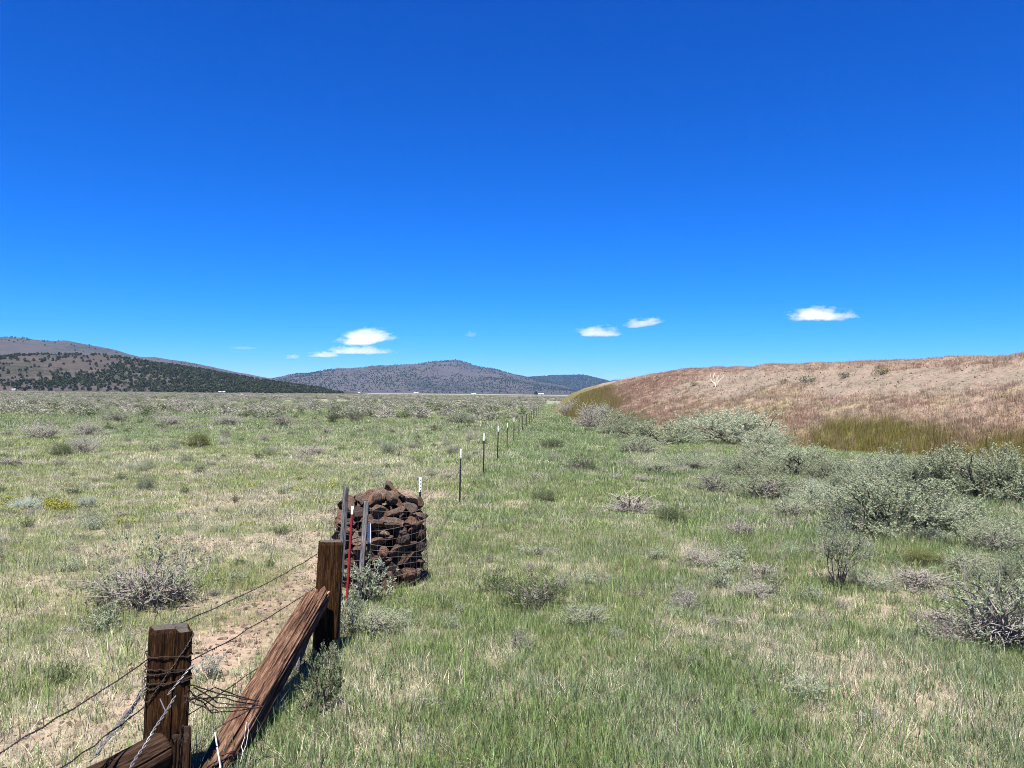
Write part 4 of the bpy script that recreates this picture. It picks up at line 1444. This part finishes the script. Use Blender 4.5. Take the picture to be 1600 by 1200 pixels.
# short one and red one before the basket
p = at_depth(575, 915, 9.42)
tpost((p.x, p.y, -0.02), (0.02, 0.0), tpost_meshes(0.92, 0.24, M_TGREEN, M_TWHITE), 'green steel post with white tip before the rock basket, right of the stakes', 'steel fence posts', 0.5)
a = at_depth(540, 952, 8.55); a.z = -0.03; b = at_depth(551, 791, 8.75)
L = (b - a).length
e = empty('steel_post', a, 0.2, 'red painted steel post with pale studs leaning before the rock basket', 'fence post', 'steel fence posts')
e.rotation_mode = 'QUATERNION'; e.rotation_quaternion = (b - a).to_track_quat('Z', 'Y') @ Quaternion((0, 0, 1), 0.5)
mm = tpost_meshes(L, 0.09, M_TRED, M_TWHITE)
put('shaft', mm[0], e); put('tip', mm[1], e)
e.scale = (0.72, 0.72, 1)
sb = MB()
for i in range(int(L / 0.055) - 3): sb.box((0.0, -0.0105, 0.08 + i * 0.055), (0.008, 0.003, 0.012))
put('stud', sb.mesh('stud', M_TWHITE), e)

# ------------------------------------------------------------------ basket of stones
GABC = Vector((GAB[0], GAB[1], float(ground_z(*GAB)) - 0.02))
basket = empty('rock_basket', GABC, 0, 'round wire basket filled with reddish brown lava stones beside the fence', 'rock basket')


def stone_mesh(seed):
    import bmesh
    bm = bmesh.new()
    bmesh.ops.create_icosphere(bm, subdivisions=3, radius=0.5)
    r = random.Random(seed)
    planes = []
    for _ in range(9):
        v = Vector((r.gauss(0, 1), r.gauss(0, 1), r.gauss(0, 1))).normalized()
        planes.append((v, 0.25 + 0.15 * r.random()))
    for v in bm.verts:
        p = v.co.copy()
        for nrm, dd in planes:
            k = p.dot(nrm)
            if k > dd: p -= nrm * (k - dd) * 0.97
        nz = float(fbm(p.x * 5 + seed, p.y * 5 + p.z * 3.1, seed, 3)) - 0.5
        v.co = p * (1 + nz * 0.22)
    me = bpy.data.meshes.new('stone'); bm.to_mesh(me); bm.free()
    me.materials.append(M_STONE)
    return me


SM = [stone_mesh(i + 1) for i in range(12)]
ST_COL = [(0.150, 0.100, 0.078), (0.175, 0.110, 0.083), (0.125, 0.088, 0.073), (0.215, 0.125, 0.090), (0.160, 0.122, 0.100), (0.190, 0.135, 0.105)]
ST_LIGHT = [(0.27, 0.155, 0.10), (0.30, 0.22, 0.16), (0.23, 0.165, 0.125), (0.21, 0.125, 0.088)]
rs = random.Random(23)
GR, GH = 0.63, 1.05


def tint_stone(colr):
    k = 0.75 + 0.55 * rs.random()
    return tuple(c * k for c in colr)


def stone(p, sx, sy, sz, colr, rot=None):
    put('stone', SM[rs.randrange(len(SM))], basket, p, rot or (rs.gauss(0, .35), rs.gauss(0, .35), rs.random() * 6.28), (sx, sy, sz), tint_stone(colr))


z = 0.07
while z < GH - 0.06:
    hh = 0.10 + 0.065 * rs.random()
    a = rs.random()
    while a < 6.283 + 0.05:
        wd = 0.15 + 0.23 * rs.random()
        rad = GR - 0.115 - 0.03 * rs.random()
        aa = a + wd / rad / 2
        stone((rad * math.cos(aa), rad * math.sin(aa), z + rs.gauss(0, .02)), 0.27, wd * 1.28, hh * (1.22 + 0.25 * rs.random()),
              ST_COL[rs.randrange(6)] if rs.random() < 0.86 else ST_LIGHT[rs.randrange(4)], (rs.gauss(0, .2), rs.gauss(0, .12), aa + rs.gauss(0, .15)))
        a += wd / rad
    z += hh * 0.86
for (rad, zz0) in ((0.24, 0.35), (0.24, 0.6), (0.22, 0.85), (0.26, 0.12)):
    for i in range(5):
        a = i * 1.257 + rs.random() * .5
        stone((rad * math.cos(a), rad * math.sin(a), zz0), 0.36, 0.34, 0.32, ST_COL[rs.randrange(6)])
# heap on top
for i in range(13):
    a = i / 13 * 6.283 + rs.gauss(0, .08)
    stone((0.47 * math.cos(a), 0.47 * math.sin(a), GH + 0.0 + rs.gauss(0, .025)), 0.20 + .12 * rs.random(), 0.18 + .10 * rs.random(), 0.15 + .06 * rs.random(), ST_COL[rs.randrange(6)] if rs.random() < .6 else ST_LIGHT[rs.randrange(4)])
for i in range(8):
    a = i / 8 * 6.283 + rs.gauss(0, .1)
    stone((0.25 * math.cos(a), 0.25 * math.sin(a), GH + 0.075 + rs.gauss(0, .02)), 0.24 + .10 * rs.random(), 0.20 + .08 * rs.random(), 0.17 + .05 * rs.random(), ST_COL[rs.randrange(6)] if rs.random() < .55 else ST_LIGHT[rs.randrange(4)])
stone((0.0, 0.05, GH + 0.12), 0.30, 0.28, 0.2, ST_LIGHT[2])
stone((0.09, 0.16, GH + 0.215), 0.21, 0.19, 0.175, ST_LIGHT[2])
stone((0.40, -0.05, GH + 0.115), 0.36, 0.16, 0.15, (0.46, 0.35, 0.26), (0.1, 0.5, -0.1))
stone((-0.05, -0.18, GH + 0.09), 0.34, 0.22, 0.18, (0.38, 0.20, 0.125), (0, -0.45, 0.3))
# the wire cage
mb = MB()
rw = random.Random(8)


def cage_r(a, z):
    return GR + 0.012 * math.sin(3 * a + 5 * z) + 0.010 * math.sin(7 * a - 3 * z)


zs_ = [0.03 + i * 0.1 for i in range(11)]
for i, zz in enumerate(zs_):
    pts = []
    for k in range(61):
        a = k / 60 * 6.2832
        pts.append((cage_r(a, zz) * math.cos(a), cage_r(a, zz) * math.sin(a), zz + 0.018 * math.sin(2 * a + i) + 0.02 * math.sin(a * 3 + 1.3 * i)))
    mb.tube(pts, 0.0026 if i % 2 else 0.0032, 4, cap=False)
for k in range(44):
    a = k / 44 * 6.2832
    mb.tube([(cage_r(a, zz) * math.cos(a + 0.01 * math.sin(zz * 9)), cage_r(a, zz) * math.sin(a + 0.01 * math.sin(zz * 9)), zz) for zz in (0, .2, .4, .6, .8, 1.03)], 0.0015, 3, cap=False)
mb.build('wire_mesh', plain_mat('basket_wire', (0.17, 0.145, 0.13), 0.6, 0.3, 0.6, 3), basket)

# ------------------------------------------------------------------ wires
def twisted(mb, pts, r=0.0026, pitch=0.05, amp=0.0028, barbs=0.13, step=0.011):
    pts = [Vector(p) for p in pts]
    # resample
    out_, acc_ = [], 0.0
    for i in range(len(pts) - 1):
        a, b = pts[i], pts[i + 1]; n_ = max(1, int((b - a).length / step))
        for k in range(n_): out_.append(a.lerp(b, k / n_))
    out_.append(pts[-1])
    s1, s2 = [], []
    dist = 0.0; nb = barbs * 0.6
    for i, p in enumerate(out_):
        t = (out_[min(i + 1, len(out_) - 1)] - out_[max(i - 1, 0)])
        t = t.normalized() if t.length > 1e-8 else Vector((0, 0, 1))
        u = t.orthogonal().normalized(); v = t.cross(u)
        ph = dist / pitch * 6.283
        off = (u * math.cos(ph) + v * math.sin(ph)) * amp
        s1.append(p + off); s2.append(p - off)
        if i: dist += (p - out_[i - 1]).length
        if barbs and dist > nb:
            nb += barbs
            for k in range(2):
                w = (u * math.cos(ph + k * 1.6) + v * math.sin(ph + k * 1.6) + t * 0.25).normalized()
                mb.tube([p - w * 0.013, p + w * 0.013], [0.0014, 0.0014], 3)
    mb.tube(s1, r, 4); mb.tube(s2, r, 4)


def sag(a, b, s=0.02, n=10, wob=0.004, seed=0):
    r = random.Random(seed); a, b = Vector(a), Vector(b); o = []
    for i in range(n + 1):
        t = i / n; p = a.lerp(b, t); p.z -= s * 4 * t * (1 - t)
        if 0 < i < n: p += Vector((r.gauss(0, wob), r.gauss(0, wob), r.gauss(0, wob)))
        o.append(p)
    return o


# three strands from the nearest post past the second post and along the steel posts
P1 = near_top; P2 = B2
STR = [(1.02, 'top'), (0.74, 'middle'), (0.40, 'lowest')]
for j, (zz, nm) in enumerate(STR):
    mb = MB()
    f1 = (near_top.z - zz) / max(near_top.z, .1)
    a = Vector((near_top.x - 0.06, near_top.y + 0.10, zz)); b = Vector((B2.x - 0.12, B2.y + 0.02, zz - 0.04 - 0.02 * j))
    twisted(mb, sag(a, b, 0.03, 14, 0.004, j), step=0.016)
    c = Vector((TPOSTS[0][0] - .03, TPOSTS[0][1], zz + 0.08)); gz = 0.0
    wps = [b] + [Vector((GAB[0] - 0.71, GAB[1], zz))] + [c]
    pts = []
    for q in range(len(wps) - 1): pts += sag(wps[q], wps[q + 1], 0.02, 6, 0.003, j * 7 + q)
    prev = c
    for (x, y) in TPOSTS[1:]:
        nx = Vector((x - .025, y, zz + 0.08 + float(ground_z(x, y)))); pts += sag(prev, nx, 0.03, 5, 0.003, int(y)); prev = nx
    mb.tube(pts, 0.0032, 4)
    o = mb.build('barbed_wire', M_WIRE)
    tag(o, nm + ' strand of barbed wire running from the nearest post along the receding fence', 'barbed wire', 'strands of the receding fence')

# strands leading from the nearest post to the lower left
e1 = at_depth(231, 1030, 4.66)
mb = MB(); twisted(mb, sag(e1, at_depth(-60, 1209, 3.05), 0.015, 12, .004, 3), step=.012); o = mb.build('barbed_wire', M_WIRE)
tag(o, 'upper barbed wire running from the nearest post to the left edge', 'barbed wire')
mb = MB(); twisted(mb, sag(at_depth(226, 1104, 4.64), at_depth(30, 1240, 3.3), 0.012, 12, .004, 4), step=.012); o = mb.build('barbed_wire', M_WIRE)
tag(o, 'lower thin barbed wire running from the nearest post behind the log', 'barbed wire')
mb = MB()
for q in range(3):
    off = Vector((0.008 * q - .008, 0.01 * (q % 2), 0.006 * q))
    twisted(mb, [p + off for p in sag(at_depth(229 - q, 1072 + 5 * q, 4.58), at_depth(140, 1192, 4.05), 0.01, 10, .005, 9 + q)], barbs=0.0, step=.012, pitch=.09, amp=.004)
o = mb.build('wire_bundle', M_WIRE_G); tag(o, 'thick twisted bundle of grey wire dropping from the nearest post behind the log', 'wire')
mb = MB()
twisted(mb, sag(at_depth(303, 1037, 4.60), at_depth(262, 1086, 4.50), 0.0, 4, .002, 5), barbs=0, r=.003, amp=.004, pitch=.07)
twisted(mb, sag(at_depth(274, 1088, 4.48), at_depth(190, 1222, 3.95), 0.0, 8, .004, 6), barbs=0, r=.0034, amp=.0055, pitch=.08)
mb.tube(sag(at_depth(250, 1092, 4.47), at_depth(258, 1110, 4.42), 0, 3, .001), .003, 4)
o = mb.build('brace_wire', M_WIRE_G); tag(o, 'bright twisted brace wire crossing the front of the nearest post', 'wire')
# wraps round the nearest post and across to the beam
mb = MB(); rw = random.Random(31)
ax = (near_top - near_base).normalized(); q0 = POST1.rotation_quaternion
for j in range(6):
    zc = (0.96 if j == 0 else 0.80 + 0.018 * j + rw.gauss(0, .012)) - 0.06
    k = zc / ax.z
    tilt = rw.gauss(0, .35) if j else 0.05
    pts = []
    for i in range(41):
        a = i / 40 * 6.2832
        c, s = math.cos(a), math.sin(a); pp = 7.0
        rr_ = (abs(c) ** pp + abs(s) ** pp) ** (-1 / pp)
        lx, ly = c * rr_ * 0.124, s * rr_ * 0.102
        pts.append(near_base + q0 @ Vector((lx, ly, k - near_base.z + tilt * lx * 1.2 + rw.gauss(0, .003))))
    twisted(mb, pts, barbs=0.17 if j % 2 else 0, step=.014)
bs = at_depth(296, 1086, 4.58)
for j in range(6):
    tgt = at_depth(404 + rw.gauss(0, 4), 1098 + rw.gauss(0, 6), 4.98)
    mid = at_depth(340 + rw.gauss(0, 8), 1094 + 8 * (j - 2.5), 4.75)
    st_ = bs + Vector((rw.gauss(0, .01), rw.gauss(0, .01), rw.gauss(0, .03)))
    twisted(mb, sag(st_, mid, -0.005, 5, .003, j) + sag(mid, tgt, 0.005, 5, .003, j + 20)[1:], barbs=0.12, step=.013)
twisted(mb, sag(at_depth(404, 1098, 4.97), at_depth(336, 1139, 4.85), 0.005, 6, .004, 2), barbs=0.06, step=.012)
twisted(mb, sag(at_depth(300, 1096, 4.56), at_depth(342, 1112, 4.6), 0.008, 6, .006, 12), barbs=0.05, step=.012)
for j in range(5):
    twisted(mb, sag(bs + Vector((0, 0, rw.gauss(0, .02))), bs + Vector((rw.gauss(0.03, .06), rw.gauss(0, .04), rw.gauss(0.02, .05))), 0.01, 4, .004, 40 + j), barbs=0.05, step=.012)
o = mb.build('barbed_wire_wrap', M_WIRE); tag(o, 'dark tangle of barbed wire wrapped round the nearest post and tied to the beam', 'barbed wire')
# pale strings hanging from the beam
mb = MB(); mb.tube(sag(at_depth(335, 1139, 4.78), at_depth(346, 1225, 4.5), 0, 5, .003, 3), 0.0042, 5); o = mb.build('string', M_STRING)
tag(o, 'white string hanging from the wire on the leaning beam', 'string')
mb = MB(); mb.tube(sag(at_depth(385, 1128, 4.85), at_depth(376, 1190, 4.75), 0, 5, .006, 6), 0.002, 4); mb.tube(sag(at_depth(388, 1132, 4.85), at_depth(380, 1186, 4.8), 0, 5, .006, 8), 0.002, 4)
o = mb.build('string', M_STRING); tag(o, 'thin pale loose strands below the right side of the leaning beam', 'string')

# ------------------------------------------------------------------ clouds
def cloud_mat(name, dens, scale, seed, soft=0.5, aspect=(1, 1, 1)):
    m, nt, out = new_mat(name)
    tc = nt.nodes.new('ShaderNodeTexCoord')
    ln = N(nt, 'ShaderNodeVectorMath', operation='LENGTH'); nt.links.new(tc.outputs['Object'], ln.inputs[0])
    nz = N(nt, 'ShaderNodeTexNoise', noise_dimensions='4D'); nz.inputs['W'].default_value = seed * 3.7
    nz.inputs['Scale'].default_value = scale; nz.inputs['Detail'].default_value = 7; nz.inputs['Roughness'].default_value = 0.62
    mp = N(nt, 'ShaderNodeMapping'); mp.inputs['Scale'].default_value = aspect
    nt.links.new(tc.outputs['Object'], mp.inputs['Vector']); nt.links.new(mp.outputs[0], nz.inputs['Vector'])
    sx = N(nt, 'ShaderNodeSeparateXYZ'); nt.links.new(tc.outputs['Object'], sx.inputs[0])
    low = math_n(nt, 'MULTIPLY', math_n(nt, 'MAXIMUM', math_n(nt, 'SUBTRACT', -0.25, sx.outputs[2]), 0.0), 2.0)
    v = math_n(nt, 'SUBTRACT', math_n(nt, 'MULTIPLY', nz.outputs['Fac'], 2.1), math_n(nt, 'ADD', math_n(nt, 'ADD', ln.outputs['Value'], soft), low))
    d = math_n(nt, 'MULTIPLY', math_n(nt, 'MINIMUM', math_n(nt, 'MAXIMUM', v, 0.0), 0.35), dens)
    pv = N(nt, 'ShaderNodeVolumePrincipled'); pv.inputs['Color'].default_value = (0.99, 0.99, 0.99, 1); pv.inputs['Anisotropy'].default_value = 0.45
    nt.links.new(d, pv.inputs['Density'])
    nt.links.new(pv.outputs[0], out.inputs['Volume'])
    return m


def cloud(px, py, wpx, hpx, d, dens, label, seed, depth=0.6, scale=3.0, soft=0.30, rz=0.0, tilt=0.0):
    import bmesh
    c = at_depth(px, py, d)
    bm = bmesh.new(); bmesh.ops.create_icosphere(bm, subdivisions=3, radius=1.0)
    me = bpy.data.meshes.new('cloud'); bm.to_mesh(me); bm.free()
    w = wpx / FPX * d / 2; h = hpx / FPX * d / 2
    k = max(1.0, w / h * 0.45)
    me.materials.append(cloud_mat('cloud_vapour', dens, scale * 0.62, seed, soft, (k, k * depth, 1.0)))
    o = put('cloud', me, None, c, (0, -tilt, rz), (w, w * depth, h))
    tag(o, label, 'cloud')
    return o


CD = 13000
cloud(1280, 494, 132, 36, CD, 0.015, 'white cloud on the right above the bank', 1)
cloud(935, 520, 88, 30, CD, 0.015, 'white cloud left of the pair right of the mountain', 2)
cloud(1006, 506, 76, 26, CD, 0.015, 'white cloud right of the pair, slightly higher', 5, tilt=0.10)
cloud(572, 530, 112, 42, CD, 0.015, 'largest white cloud above the left shoulder of the mountain', 4, tilt=0.12)
cloud(560, 549, 130, 22, CD + 400, 0.010, 'thin grey veil under the largest cloud', 6)
cloud(505, 555, 60, 16, CD, 0.014, 'low thin cloud at the left end of the veil', 7)
cloud(457, 558, 30, 14, CD, 0.012, 'tiny white cloud between the left hills and the mountain', 8)
cloud(735, 523, 26, 18, CD, 0.006, 'tiny faint cloud above the summit of the mountain', 9)
cloud(380, 544, 52, 9, CD, 0.004, 'faint grey wisp above the left ridge', 10)

# ------------------------------------------------------------------ haze
mb = MB(); mb.box((0, 8300, 164), (41000, 18000, 332))
hz_m, nt, out = new_mat('haze_air')
pv = N(nt, 'ShaderNodeVolumePrincipled')
pv.inputs['Color'].default_value = (0.30, 0.55, 1.0, 1)
pv.inputs['Density'].default_value = 2.4e-5
nt.links.new(pv.outputs[0], out.inputs['Volume'])
hz_o = mb.build('haze', hz_m)
tag(hz_o, 'thin blue air between the camera and the far hills', 'haze', kind='stuff')
